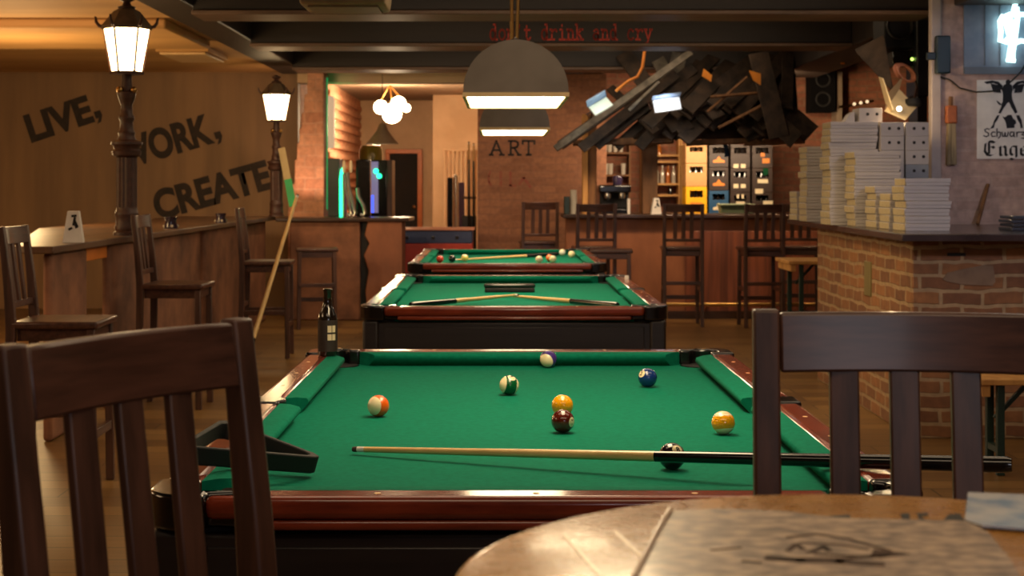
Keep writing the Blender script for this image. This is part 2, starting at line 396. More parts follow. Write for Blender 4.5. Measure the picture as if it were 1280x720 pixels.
# writing on the beam
def glyphs():
    def ell(cx, cy, rx, ry, a0=0, a1=360, n=14): return [(cx + rx * math.cos(math.radians(a0 + (a1 - a0) * k / n)), cy + ry * math.sin(math.radians(a0 + (a1 - a0) * k / n))) for k in range(n + 1)]
    G = {}
    G['d'] = [ell(.24, .25, .19, .25), [(.44, 0), (.44, .75)], [(.3, .75), (.44, .75)], [(.44, 0), (.58, 0)]]
    G['o'] = [ell(.3, .25, .22, .25)]
    G['n'] = [[(.12, 0), (.12, .5)], [(.0, .5), (.12, .5)], [(0, 0), (.25, 0)], [(.12, .36), (.2, .46), (.32, .5), (.43, .44), (.46, .32), (.46, 0)], [(.35, 0), (.6, 0)]]
    G["'"] = [[(.3, .75), (.26, .55)]]
    G['t'] = [[(.2, .68), (.2, .12), (.28, .01), (.4, 0), (.5, .1)], [(.04, .48), (.46, .48)]]
    G['r'] = [[(.16, 0), (.16, .5)], [(.02, .5), (.16, .5)], [(.0, 0), (.36, 0)], [(.16, .32), (.26, .44), (.4, .5), (.5, .48), (.52, .4)]]
    G['i'] = [[(.3, 0), (.3, .5)], [(.12, .5), (.3, .5)], [(.08, 0), (.52, 0)], [(.28, .66), (.28, .74)]]
    G['k'] = [[(.12, 0), (.12, .75)], [(0, .75), (.12, .75)], [(0, 0), (.24, 0)], [(.12, .2), (.44, .5)], [(.32, .5), (.56, .5)], [(.25, .31), (.48, 0)], [(.38, 0), (.6, 0)]]
    G['a'] = [[(.1, .42), (.2, .5), (.34, .5), (.42, .4), (.42, .08), (.48, 0), (.58, 0)], ell(.25, .15, .18, .15)]
    G['c'] = [ell(.3, .25, .22, .25, 40, 320)]
    G['y'] = [[(.08, .5), (.3, .02)], [(.52, .5), (.24, -.18), (.08, -.2)], [(0, .5), (.2, .5)], [(.42, .5), (.6, .5)]]
    return G
GL = glyphs()
mb = MB(); MT = Matrix(((1, 0, 0, 0), (0, 0, 1, 0), (0, 1, 0, 0), (0, 0, 0, 1)))   # plane x,y -> room x,z
Yt = 13.229; kx = ax(815, Yt) - ax(612, Yt); ux = kx / (18 * .66 + .6); uz = 25 * Yt / F
T = Matrix.Translation((ax(612, Yt), Yt, az(49.5, Yt))) @ MT @ Matrix.Diagonal((ux, uz, 1, 1))
for k, ch in enumerate("don't drink and cry"):
    for ln in GL.get(ch, []): mb.strokes([[(x + k * .66, y) for x, y in ln]], .095, -.004, 0, T)
mb.build('lettering', M['red_ink'], text_beam, smooth=False)
# ART and the faded marks below it
GA = {'A': [[(.05, 0), (.34, .72)], [(.34, .72), (.64, 0)], [(.16, .24), (.52, .24)], [(-.04, 0), (.16, 0)], [(.52, 0), (.76, 0)]],
      'R': [[(.12, 0), (.12, .72)], [(0, .72), (.36, .72), (.5, .64), (.52, .52), (.46, .4), (.34, .36), (.12, .36)], [(.3, .36), (.56, 0)], [(0, 0), (.26, 0)], [(.48, 0), (.68, 0)]],
      'T': [[(.32, 0), (.32, .72)], [(.0, .72), (.64, .72)], [(.0, .72), (0, .56)], [(.64, .72), (.64, .56)], [(.2, 0), (.46, 0)]]}
mb = MB(); T = Matrix.Translation((ax(611.5, YA), YA, az(193.5, YA))) @ MT @ Matrix.Diagonal((23 * YA / F, 24 * YA / F, 1, 1))
for ch, dx in (('A', .05), ('R', 1.05), ('T', 1.82)): mb.strokes([[(x + dx, y) for x, y in ln] for ln in GA[ch]], .11, -.004, 0, T)
mb.build('lettering', M['ink_wall'], wa, smooth=False)
mb = MB(); T = Matrix.Translation((ax(611, YA), YA, az(232, YA))) @ MT @ Matrix.Diagonal((YA / F, YA / F, 1, 1))
mb.strokes([[(2, 18), (0, 12), (0, 5), (3, 0)]], 2.4, -.003, 0, T)
mb.strokes([[(15, 17), (15, 0)], [(27, 17), (27, 0), (33, 0)], [(38, 2), (44, 10), (52, -2)]], 3.2, -.003, 0, T)
mb.build('lettering', M['red_faded'], wa, smooth=False)
# ------------------------------------------------------------------ pool tables
W2, L2, ZR, ZB = .71, 1.26, .815, .770
def arc(cx, cy, r, a0, a1, n=10): return [(cx + r * math.cos(math.radians(a0 + (a1 - a0) * k / n)), cy + r * math.sin(math.radians(a0 + (a1 - a0) * k / n))) for k in range(n + 1)]
def pool_table(label, loc):
    t = thing('pool_table', label, 'pool table', loc, 0, 'pool tables in a row')
    px, py, r = .605, 1.155, .068          # corner pocket centre
    poly = []
    bx, by = .65, 1.2
    def corner(sx, sy, a0, a1):
        return arc(sx * px, sy * py, r, a0, a1, 8)
    # bed outline, pockets bitten out of it (counter-clockwise from lower right)
    dx = math.degrees(math.acos((bx - px) / r)) if bx - px < r else 0
    poly += arc(px, -py, r, 222, 48, 8)[::1]
    poly += arc(.66, 0, .055, 250, 110, 8)
    poly += arc(px, py, r, -48, -222, 8)
    poly += arc(-px, py, r, 42, -132, 8)
    poly += arc(-.66, 0, .055, 70, -70, 8)
    poly += arc(-px, -py, r, 132, -42, 8)
    MB().prism(poly, ZB - .03, ZB, 'xy').build('playing_surface', M['cloth'], t, smooth=False)
    # cushions: back edge a-b, nose set in
    def cushion(p, q, inward, cut):
        p, q, n = Vector(p), Vector(q), Vector(inward); d = (q - p).normalized()
        D = .058
        b0, b1, n0, n1 = p, q, p + n * D + d * cut[0], q + n * D - d * cut[1]
        Z = lambda v, z: (v.x, v.y, z)
        rings = []
        for a, c in ((b0, n0), (b1, n1)):
            m = a + (c - a) * .62
            rings.append([Z(a, ZB), Z(a, ZR - .002), Z(a + (c - a) * .5, ZR - .002), Z(a + (c - a) * .93, ZR - .006), Z(c, ZR - .012), Z(c, ZR - .019), Z(m, ZB)])
        return MB().loft(rings).build('cushion', M['cloth'], t, ang=50)
    for s in (1, -1):
        cushion((s * .635, .05, 0), (s * .635, 1.10, 0), (-s, 0, 0), (.03, .055))
        cushion((s * .635, -.05, 0), (s * .635, -1.10, 0), (-s, 0, 0), (.03, .055))
        cushion((-.54, s * 1.185, 0), (.54, s * 1.185, 0), (0, -s, 0), (.055, .055))
    def rail(p0, p1, sights):
        x0, y0 = p0; x1, y1 = p1
        mbr = MB()
        if x1 - x0 < .5: mbr.box(x0, x1, y0, y1, .772, ZR)
        else:
            s_ = 1 if y0 > 0 else -1
            mbr.prism([(u, s_ * v) for u, v in ((-.60, L2), (.60, L2), (.60, 1.231), (.54, 1.231), (.54, 1.184), (-.54, 1.184), (-.54, 1.231), (-.60, 1.231))], .772, ZR, 'xy')
        ra = mbr.build('rail', M['mahogany'], t, bevel=.016, seg=3)
        for sx, sy in sights: MB().lathe([(.0, ZR + .0006), (.006, ZR + .0006), (.006, ZR - .002)], (sx, sy, 0), 12).build('sight', M['shade_edge'], ra)
        MB().box(x0 + (.004 if abs(x0) > .6 and x0 < 0 else 0), x1 - (.004 if x1 > .6 else 0), y0 + (.004 if y0 < -1.2 else 0), y1 - (.004 if y1 > 1.2 else 0), .752, .772).build('bead', M['mahogany'], ra, bevel=.009, seg=3)
    for s in (1, -1):
        for u in (1, -1):
            ys = sorted((u * .055, u * 1.10)); xs = sorted((s * .634, s * W2))
            rail((xs[0], ys[0]), (xs[1], ys[1]), [(s * .675, u * k * .29) for k in (1, 2, 3)])
        ys = sorted((s * 1.184, s * L2)); rail((-.54, ys[0]), (.54, ys[1]), [(k * .29, s * 1.225) for k in (-1, 0, 1)])
    for sx in (1, -1):
        for sy in (1, -1):
            P = [(W2 + .004, 1.10)] + arc(W2 - .07, L2 - .07, .074, 0, 90, 8) + [(.60, L2 + .004), (.60, 1.229), (.54, 1.229), (.54, 1.186), (.58, 1.186)] + arc(px, py, r - .006, 112, -22, 8) + [(.636, 1.13), (.636, 1.10)]
            MB().prism([(sx * a, sy * b) for a, b in P], .752, ZR + .004, 'xy').build('corner_casting', M['black_gloss'], t, bevel=.008, seg=3)
            MB().lathe([(r - .006, ZB + .002), (r - .012, ZB - .06), (.03, ZB - .1), (0, ZB - .1)], (sx * px, sy * py, 0), 18).build('pocket', M['black_matte'], t)
            MB().box(*sorted((sx * .625, sx * .7)), *sorted((sy * 1.12, sy * 1.25)), .0, .752).build('leg', M['black_lac'], t, bevel=.012)
        P = [(.64, .055), (W2 + .003, .055), (W2 + .003, -.055), (.64, -.055)] + arc(.665, 0, .04, 230, 130, 8)
        MB().prism([(sx * a, b) for a, b in P], .765, ZR + .003, 'xy').build('side_casting', M['black_gloss'], t, bevel=.006)
        MB().lathe([(.045, ZB + .002), (.04, ZB - .06), (0, ZB - .08)], (sx * .66, 0, 0), 16).build('pocket', M['black_matte'], t)
    MB().box(-.665, .665, -1.236, 1.236, .42, .742).build('cabinet', M['black_lac'], t, bevel=.008)
    MB().box(-.6, .6, -1.241, -1.22, .46, .72).build('end_panel', M['black_lac'], t, bevel=.004)
    return t
XT = .066
T1, T2, T3 = (XT, 2.80 + L2, 0), (XT, 7.14 + L2, 0), (XT - .015, 11.02 + L2, 0)
t1 = pool_table('nearest pool table with green cloth, scattered balls and a cue lying across it', T1)
t2 = dup(t1, T2, label='middle pool table with a brush and two crossed cues on its green cloth')
t3 = dup(t1, T3, label='farthest pool table in front of the bar with a few balls on it')

# ------------------------------------------------------------------ balls
def ballmat(name, c, stripe):
    m, nt, N, L, b = newmat(name); setp(b, .12, 0, .6)
    tc = N.new('ShaderNodeTexCoord'); sep = N.new('ShaderNodeSeparateXYZ'); L.new(tc.outputs['Object'], sep.inputs[0])
    cream = srgb(240, 224, 180)
    def cmp(sock, op, val, absv=False):
        if absv:
            a = N.new('ShaderNodeMath'); a.operation = 'ABSOLUTE'; L.new(sock, a.inputs[0]); sock = a.outputs[0]
        k = N.new('ShaderNodeMath'); k.operation = op; k.inputs[1].default_value = val; L.new(sock, k.inputs[0]); return k.outputs[0]
    disc = cmp(sep.outputs['X'], 'GREATER_THAN', .0258)
    mix = N.new('ShaderNodeMix'); mix.data_type = 'RGBA'; mix.inputs['A'].default_value = c; mix.inputs['B'].default_value = cream
    f = disc
    if stripe:
        st = cmp(sep.outputs['Z'], 'GREATER_THAN', .0155, True)
        mxx = N.new('ShaderNodeMath'); mxx.operation = 'MAXIMUM'; L.new(disc, mxx.inputs[0]); L.new(st, mxx.inputs[1]); f = mxx.outputs[0]
    L.new(f, mix.inputs['Factor']); L.new(mix.outputs['Result'], b.inputs['Base Color'])
    return m
BR = .0286
def digits(parent, txt):
    """the number printed on the ball's cream disc (on its +X side)"""
    cu = bpy.data.curves.new('t', 'FONT'); cu.body = txt; cu.size = .016; cu.offset = .0006; cu.align_x = 'CENTER'; cu.align_y = 'CENTER'
    ob = bpy.data.objects.new('t', cu); COL.objects.link(ob)
    me = bpy.data.meshes.new_from_object(ob.evaluated_get(bpy.context.evaluated_depsgraph_get())); bpy.data.objects.remove(ob)
    for v in me.vertices: v.co = Vector((.0275, v.co.x, v.co.y)).normalized() * (BR + .0002)
    me.materials.clear(); me.materials.append(M['ink'])
    o = bpy.data.objects.new('number', me); COL.objects.link(o); o.parent = parent
def ball(x, y, z, c, stripe, num, label, rot=(0, 0, 0), group='pool balls on the nearest table', phi=0):
    o = MB().sphere((0, 0, 0), BR, 32).build('pool_ball', ballmat('ball %s' % num, c, stripe), None)
    o.location = (x, y, z + BR); o.rotation_euler = (Euler(rot).to_matrix() @ Matrix.Rotation(R(phi), 3, 'Z')).to_euler()
    tag(o, label, 'ball', group); digits(o, num)
    return o
def onbed(px_, bottom, dz=0):
    Y = (ZC - ZB) * F / (bottom - CY) ; return ax(px_, Y), Y, ZB
R = math.radians
ball(*onbed(473, 521), srgb(232, 96, 20), True, '13', 'cream ball with an orange band near the left cushion of the nearest table', (R(84), 0, R(-38)), phi=180)
ball(*onbed(636.5, 494), srgb(10, 84, 44), True, '14', 'cream ball with a dark green band, centre back of nearest table', (R(80), 0, R(-74)), phi=62)
ball(*onbed(685.5, 459.5), srgb(70, 44, 130), True, '12', 'cream ball with a purple band against the far cushion of nearest table', (R(106), 0, R(-28)), phi=180)
ball(*onbed(809.5, 484), srgb(22, 50, 112), False, '2', 'solid blue ball on the nearest table', (R(0), R(-30), R(215)))
ball(*onbed(703, 520.5), srgb(244, 164, 16), False, '1', 'solid yellow ball behind the maroon one on nearest table', (0, R(20), R(120)))
ball(*onbed(703.5, 541), srgb(92, 30, 20), False, '7', 'solid maroon ball in front of the solid yellow one', (0, R(0), R(-36)))
ball(*onbed(904, 543), srgb(246, 166, 20), True, '9', 'ball with wide yellow band and cream top by the right cushion', (R(10), R(8), R(160)))
ball(*onbed(840, 587), srgb(30, 18, 24), False, '8', 'black ball behind the cue on the nearest table', (0, R(-38), R(-62)))
G3 = 'pool balls on the farthest table'
def far(x, y): return onbed(x, y)
ball(*far(687, 327), srgb(232, 96, 20), False, '5', 'solid orange ball on the farthest table', (0, 0, R(90)), G3)
ball(*far(691, 328.5), srgb(236, 214, 170), True, '11', 'cream ball touching the right side of the orange one, farthest table', (0, 0, 2), G3)
ball(*far(674, 329), srgb(232, 200, 170), True, '15', 'cream ball left of the orange one near the rail, farthest table', (0, 0, 2), G3)
ball(*far(714.5, 322), srgb(240, 224, 170), True, '10', 'cream ball by the right cushion of the farthest table', (0, 0, 2), G3)
ball(*far(703, 319.5), srgb(240, 236, 220), True, '16', 'small looking white ball farthest back on the farthest table', (0, 0, 2), G3)
ball(*far(550, 328.5), srgb(200, 44, 24), False, '3', 'solid red ball at the left end of the farthest table', (0, 0, 2), G3)
ball(*far(565, 328), srgb(22, 20, 20), False, '8', 'black ball between the red and pale yellow ones, farthest table', (0, 0, 2), G3)
ball(*far(581, 327), srgb(236, 210, 110), True, '9', 'pale yellow ball beside the black one on the farthest table', (0, 0, 2), G3)

# ------------------------------------------------------------------ cues
def cue(a, b, label, group='billiard cues', split=.5, r0=.0062, r1=.016):
    """a = tip, b = butt end"""
    a, b = Vector(a), Vector(b); Lc = (b - a).length
    t = thing('billiard_cue', label, 'cue', a, 0, group, rot=(b - a).to_track_quat('Z', 'Y').to_euler())
    rr = lambda u: r0 + (r1 - r0) * u
    MB().lathe([(r0 * .8, 0), (r0, .003), (r0, .012)], seg=14).build('tip', M['leather_tip'], t)
    MB().lathe([(r0, .012), (r0 * 1.04, .03)], seg=14).build('ferrule', M['white'], t)
    MB().lathe([(r0 * 1.03, .03), (rr(.3), Lc * .3), (rr(split), Lc * split)], seg=16).build('shaft', M['shaft'], t)
    MB().lathe([(rr(split) + .0003, Lc * split), (rr(1), Lc - .02), (rr(1) * .95, Lc - .006), (rr(.7), Lc)], seg=16).build('butt', M['black_gloss'], t)
    return t
M['leather_tip'] = plain('dark leather tip', srgb(60, 40, 30), .8)
cue((-.332, 3.50, .782), (.977, 2.962, .844), 'long cue lying across the nearest table with its black butt over the rail', split=.50)
cue(at(372, 243, 12.5), (ax(307, 11.85), 11.85, .012), 'pale cue standing on the floor against a tall stool', split=.86, r0=.012, r1=.021)
def bedpt(x, y, h=.0): 
    Y = (ZC - ZB - h) * F / (y - CY); return Vector((ax(x, Y), Y, ZB + h))
cue(bedpt(648, 368.6, .03), bedpt(513, 381.5, .018), 'cue with its tip on the brush, pointing towards the left rail of middle table', split=.6)
cue(bedpt(634, 369.4, .012), bedpt(772, 381.5, .018), 'cue crossing under the brush towards the right rail of middle table', split=.6)
cue(bedpt(568, 325, .012), bedpt(697, 317.6, .018), 'cue lying across the farthest table', split=.68)
# chalk, brush, rack, beer bottle
o = MB().box(-.011, .011, -.011, .011, 0, .022).build('chalk_cube', M['white'], None, bevel=.002, loc=(ax(783.5, 9.2), 9.2, ZR)); tag(o, 'small white chalk cube on the right rail of the middle table', 'chalk')
t = thing('table_brush', 'black table brush lying across the middle pool table', 'brush', (ax(637, 8.75), 8.75, ZB + .002), R(2))
MB().box(-.145, .145, -.025, .025, .022, .046).build('handle', M['black_gloss'], t, bevel=.01, seg=3)
MB().box(-.14, .14, -.03, .03, 0, .022).build('bristles', M['black_matte'], t, bevel=.004)
# triangle rack leaning on the rail
A, B, C = Vector((-.63, 2.985, .842)), Vector((-.605, 3.335, .842)), Vector((-.37, 3.235, .774))
n = (C - A).cross(B - A).normalized(); n = n if n.z > 0 else -n
ce = (A + B + C) / 3; mb = MB()
def inset(P, k): return P + (ce - P).normalized() * k
out = [A, B, C]
def rounded(k):
    pts = []
    for i, P in enumerate(out):
        P = inset(P, k); d0 = (inset(out[i - 1], k) - P).normalized(); d1 = (inset(out[(i + 1) % 3], k) - P).normalized()
        for u in (0, .5, 1):
            q = P + (d0 * (1 - u) + d1 * u) * .03 * (1 - .35 * (u == .5)); pts.append(q)
    return pts
ro, ri = rounded(0), rounded(.022); hgt = n * .037
nn = len(ro); vo = [mb.bm.verts.new(p) for p in ro]; vi = [mb.bm.verts.new(p) for p in ri]; wo = [mb.bm.verts.new(p + hgt) for p in ro]; wi = [mb.bm.verts.new(p + hgt) for p in ri]
for i in range(nn):
    j = (i + 1) % nn
    mb.bm.faces.new((vo[i], vo[j], wo[j], wo[i])); mb.bm.faces.new((vi[j], vi[i], wi[i], wi[j])); mb.bm.faces.new((wo[i], wo[j], wi[j], wi[i])); mb.bm.faces.new((vo[j], vo[i], vi[i], vi[j]))
for q in (0,): pass
o = mb.build('triangle_rack', M['black_lac2'] if 'black_lac2' in M else M['black_matte'], None, bevel=.003); tag(o, 'black triangle ball rack leaning from the rail onto the green cloth', 'ball rack')
t = thing('beer_bottle', 'dark brown beer bottle standing on the far corner of nearest table', 'bottle', (ax(409.5, 5.12), 5.12, ZR))
MB().lathe([(0, .0), (.029, .0), (.0325, .006), (.0325, .115), (.03, .135), (.02, .155), (.0145, .175), (.0135, .205), (.0148, .207), (.0148, .218), (.0125, .22), (0, .22)], seg=24).build('body', M['glass_dark'], t)
lm = MB()
for k in range(13):
    pass
def wrap(r, z0, z1, a0, a1, n=10):
    mb = MB(); A = [R(a0 + (a1 - a0) * k / n) for k in range(n + 1)]
    lo = [mb.bm.verts.new((r * math.cos(a), r * math.sin(a), z0)) for a in A]; hi = [mb.bm.verts.new((r * math.cos(a), r * math.sin(a), z1)) for a in A]
    for i in range(n): mb.bm.faces.new((lo[i], lo[i + 1], hi[i + 1], hi[i]))
    return mb
lb = wrap(.0329, .015, .118, -160, 0).build('label', plain('black brown paper label', srgb(40, 28, 24), .6), t)
for z0, z1 in ((.078, .1), (.052, .072)):
    for a0, a1 in ((-84, -60), (-56, -34)): wrap(.0331, z0, z1, a0, a1, 4).build('label_print', M['pale_logo'], lb)
# ------------------------------------------------------------------ tall slatted bar stools (local: sitter faces +Y)
def stool(label, loc, rz, group, back=True, scale=1):
    t = thing('bar_stool', label, 'bar stool', loc, rz, group, scale)
    w = .182
    MB().box(-.2, .2, -.185, .2, .735, .768).build('seat', M['wood_dark_h'], t, bevel=.01, seg=3)
    MB().box(-.165, .165, -.165, -.145, .68, .735).box(-.165, .165, .15, .17, .68, .735).box(-.17, -.15, -.15, .155, .68, .735).box(.15, .17, -.15, .155, .68, .735).build('apron', M['wood_dark_h'], t, bevel=.003)
    for s in (-1, 1):
        MB().bar((s * .172, .172, 0), (s * .165, .165, .735), .036, .036, (0, 1, 0)).build('leg', M['wood_dark'], t, bevel=.004)
        if back:
            mb = MB(); x = s * w
            pts = [(-.215, 0, .034), (-.19, .40, .038), (-.185, .76, .044), (-.20, .95, .036), (-.228, 1.19, .026)]
            mb.loft([[(x - .0175, y - d / 2, z), (x + .0175, y - d / 2, z), (x + .0175, y + d / 2, z), (x - .0175, y + d / 2, z)] for y, z, d in pts])
            mb.build('back_post', M['wood_dark'], t, bevel=.004, ang=30)
        else:
            MB().bar((s * .172, -.172, 0), (s * .165, -.165, .735), .036, .036, (0, 1, 0)).build('leg', M['wood_dark'], t, bevel=.004)
        MB().bar((s * .172, -.185, .36), (s * .172, .168, .36), .024, .036).build('stretcher', M['wood_dark_h'], t, bevel=.003)
    MB().bar((-.168, .17, .26), (.168, .17, .26), .026, .04).build('footrest', M['wood_dark_h'], t, bevel=.003)
    MB().bar((-.172, -.19, .42), (.172, -.19, .42), .022, .036).build('stretcher', M['wood_dark_h'], t, bevel=.003)
    if back:
        def curved(z0, z1, y0, y1, th, bow, name, m):
            mb = MB(); n = 9; rings = []
            for k in range(n):
                u = -1 + 2 * k / (n - 1); x = u * (w - .018); q = -bow * (1 - u * u)
                rings.append([(x, y0 + q - th / 2, z0), (x, y0 + q + th / 2, z0), (x, y1 + q + th / 2, z1), (x, y1 + q - th / 2, z1)])
            mb.loft(rings).build(name, m, t, bevel=.004, ang=30)
        curved(1.108, 1.186, -.214, -.226, .02, .022, 'crest_rail', M['wood_dark_h'])
        curved(.822, .852, -.192, -.195, .02, .008, 'lower_rail', M['wood_dark_h'])
        for k in (-1, 0, 1):
            x = k * .079; q = (1 - (x / w) ** 2)
            MB().bar((x, -.193 - .008 * q, .846), (x, -.215 - .02 * q, 1.112), .039, .013, (0, 1, 0)).build('slat', M['wood_dark'], t, bevel=.003)
    return t
GF, GB, GW = 'slatted bar stools at the round table', 'bar stools along the bar', 'bar stools along the half wall'
# the two near ones: solved from the post tops
st = stool('dark slatted bar stool behind the round table, its seat turned to the camera', (0, 0, 0), 0, GF, True, 1.017)
def place_back(o, xl, yl, xr, yr, face):
    """put the two back post tops of stool o where the picture shows them"""
    z = 1.19 * o.scale[0]
    def pt(x, y): Y = (ZC - z) * F / (y - CY); return Vector((ax(x, Y), Y, 0))
    a, b = pt(xl, yl), pt(xr, yr); d = (b - a); mid = (a + b) / 2
    rz = math.atan2(d.y, d.x) + (PI if face < 0 else 0)
    off = Matrix.Rotation(rz, 3, 'Z') @ Vector((0, -.228 * o.scale[0], 0))
    o.location = mid - off; o.rotation_euler = (0, 0, rz)
    return d.length
lr = place_back(st, 962.5, 386.5, 1302, 389, -1)
sl = dup(st, (0, 0, 0), 0, 'dark slatted bar stool nearest the camera, its seat turned towards the round table', scale=1.017)
ll = place_back(sl, 12, 430, 293, 398, -1)
print('near stools back widths', lr, ll, 2 * .182 * 1.017)
def at_floor(x, Y): return (ax(x, Y), Y, 0)
# along the half wall on the slogan side: seats turned to the room
dup(st, (-1.99, 7.08, 0), R(-89), 'tall stool nearest of those by the half wall, in front of the white tent card', GW, 1)
dup(st, (-2.01, 9.66, 0), R(-91), 'tall stool by the half wall, below the near street lantern', GW, 1)
dup(st, (-1.86, 12.45, 0), R(-88), 'tall stool with the pale cue leaning against it', GW, 1)
s0 = stool('backless tall stool in front of the corner counter', (ax(396, 14.9), 14.9, 0), R(8), GW, False)
# along the bar
dup(st, (ax(673, 16.72), 16.72, 0), R(4), 'bar stool beside the painted brick wall at the end of the bar', GB, 1)
dup(st, (ax(742, 15.3), 15.3, 0), R(4), 'bar stool before the corner of the bar, behind the farthest table', GB, 1)
dup(s0, (ax(764, 14.6), 14.6, 0), R(-4), 'backless stool in front of the bar, by the corner of the farthest table', GB)
dup(st, (ax(852, 15.2), 15.2, 0), R(-2), 'bar stool before the yellow crate at the middle of the bar', GB, 1)
dup(st, (ax(950, 15.1), 15.1, 0), R(3), 'bar stool at the bar below the rightmost dark crates', GB, 1)
dup(st, (ax(1000, 15.4), 15.4, 0), R(-10), 'bar stool at the end of the bar beside the brick counter', GB, 1)

# ------------------------------------------------------------------ round bistro table
TZ = 1.08
def table_mat():
    m, nt, N, L, b = newmat('varnished printed table top'); setp(b, .26, 0, .3)
    v = coords(N, L, (5, 26, 5), (0, 0, R(12))); n = N.new('ShaderNodeTexNoise'); n.inputs['Scale'].default_value = 1.6; n.inputs['Detail'].default_value = 6; L.new(v, n.inputs['Vector'])
    r = N.new('ShaderNodeValToRGB'); r.color_ramp.elements[0].color = srgb(150, 96, 20); r.color_ramp.elements[1].color = srgb(208, 148, 46); L.new(n.outputs['Fac'], r.inputs['Fac'])
    L.new(r.outputs['Color'], b.inputs['Base Color'])
    n2 = N.new('ShaderNodeTexNoise'); n2.inputs['Scale'].default_value = 70; n2.inputs['Detail'].default_value = 4; L.new(coords(N, L), n2.inputs['Vector'])
    mr = N.new('ShaderNodeMapRange'); mr.inputs['To Min'].default_value = .15; mr.inputs['To Max'].default_value = .42; L.new(n2.outputs['Fac'], mr.inputs['Value']); L.new(mr.outputs['Result'], b.inputs['Roughness'])
    bumpto(N, L, b, n2.outputs['Fac'], .12, .002)
    return m
tb = thing('round_table', 'round high table with a varnished golden wood top and printed sheets on it', 'table', (.31, 1.16, 0))
top = MB().lathe([(0, TZ - .03), (.338, TZ - .03), (.348, TZ - .022), (.35, TZ - .012), (.346, TZ - .002), (.34, TZ), (0, TZ)], seg=72).build('tabletop', table_mat(), tb, ang=30)
MB().lathe([(.26, 0), (.26, .012), (.24, .025), (.06, .05), (.04, .08), (.036, .5), (.036, TZ - .06), (.12, TZ - .03), (0, TZ - .03)], seg=32).build('pedestal', M['black_gloss'], tb)
# worn black print on the wood, along the far edge
mb = MB()
def tp(x, y): Y = (ZC - TZ) * F / (y - CY); return (ax(x, Y) - .31, Y - 1.16)
def flat(mb, px, z0=TZ, z1=TZ + .0004): mb.prism([tp(*p) for p in px], z0, z1, 'xy')
flat(mb, [(1036, 645), (1062, 643.5), (1064, 648.5), (1040, 649)])
flat(mb, [(1126, 642), (1137, 642), (1138, 653), (1128, 653)]); flat(mb, [(1146, 642), (1160, 641.5), (1160, 645), (1150, 646), (1162, 652), (1150, 654)])
flat(mb, [(1186, 643), (1200, 642.5), (1210, 656), (1198, 657), (1192, 650), (1184, 653), (1178, 652)])
flat(mb, [(944, 645), (962, 648), (990, 652), (988, 655), (960, 652), (944, 648)])
mb.build('worn_print', M['ink'], top, smooth=False)
mb = MB()
for P in ([(705, 668), (752, 722)], [(768, 664), (806, 700)]): mb.strokes([[tp(*p) for p in P]], .0035, TZ, TZ + .0006, Matrix.Identity(4))
mb.build('pale_print_line', plain('pale line', srgb(214, 180, 130), .3), top, smooth=False)
# printed sheet
def paper_mat():
    m, nt, N, L, b = newmat('printed grey brown paper'); setp(b, .38, 0, .25)
    v = coords(N, L, (42, 70, 1)); n = N.new('ShaderNodeTexNoise'); n.inputs['Scale'].default_value = 1.2; n.inputs['Detail'].default_value = 5; L.new(v, n.inputs['Vector'])
    r = N.new('ShaderNodeValToRGB'); r.color_ramp.elements[0].position = .36; r.color_ramp.elements[1].position = .62; r.color_ramp.elements[0].color = srgb(104, 82, 62); r.color_ramp.elements[1].color = srgb(186, 156, 124); L.new(n.outputs['Fac'], r.inputs['Fac'])
    L.new(r.outputs['Color'], b.inputs['Base Color']); return m
def tpw(x, y): a = tp(x, y); return (a[0] + .31, a[1] + 1.16)
mb = MB(); mb.prism([tpw(*p) for p in [(836, 641), (900, 638), (975, 641), (1050, 650), (1206, 654), (1236, 668), (1262, 700), (1283, 736), (1292, 770), (770, 770), (792, 728), (818, 676)]], TZ + .0002, TZ + .0022, 'xy')
sh = mb.build('printed_sheet', paper_mat(), None, bevel=.0006); MB().tube([(*tpw(x, y), TZ + .004) for x, y in ((838, 641.5), (828, 657), (818, 676), (806, 700), (792, 728))], .0022, 8).build('curled_edge', plain('pale curled paper edge', srgb(226, 200, 168), .25, coat=.5), sh)
tag(sh, 'brownish printed sheet with a dark drawing lying on the round table', 'paper sheet')
mb = MB()
for pts, w in (([(985, 675), (1020, 671), (1060, 677), (1112, 692)], .0045), ([(1112, 696), (1060, 702), (960, 702)], .005), ([(962, 701), (1000, 704), (1050, 706), (1100, 709)], .012), ([(1000, 682), (1050, 684), (1084, 690)], .004), ([(1020, 696), (1090, 700)], .006), ([(985, 692), (995, 684), (1004, 690)], .005), ([(1012, 694), (1030, 687), (1036, 692)], .006), ([(890, 691), (925, 688)], .004), ([(930, 705), (950, 707)], .005)):
    P = [tpw(*p) for p in pts]
    mb.strokes([P], w, TZ + .0022, TZ + .0026, Matrix.Identity(4))
mb.prism([tpw(*p) for p in [(1092, 690), (1138, 696), (1100, 701), (1088, 699)]], TZ + .0022, TZ + .0026, 'xy')
mb.build('drawing', M['ink_faded'], sh, smooth=False)
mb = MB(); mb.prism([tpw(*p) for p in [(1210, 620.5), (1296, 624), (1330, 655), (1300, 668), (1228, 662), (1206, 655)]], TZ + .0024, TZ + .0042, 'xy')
def gloss_mat():  # neon reflection put into the pale blue colours of the card
    m, nt, N, L, b = newmat('painted reflection card'); setp(b, .12, 0, 1)
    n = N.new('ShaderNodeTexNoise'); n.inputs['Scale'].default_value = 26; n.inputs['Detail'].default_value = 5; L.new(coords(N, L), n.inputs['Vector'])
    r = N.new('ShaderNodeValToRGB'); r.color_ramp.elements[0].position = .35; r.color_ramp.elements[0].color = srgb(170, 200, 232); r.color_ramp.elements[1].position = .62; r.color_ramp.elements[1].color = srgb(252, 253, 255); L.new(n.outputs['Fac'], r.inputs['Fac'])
    L.new(r.outputs['Color'], b.inputs['Base Color']); return m
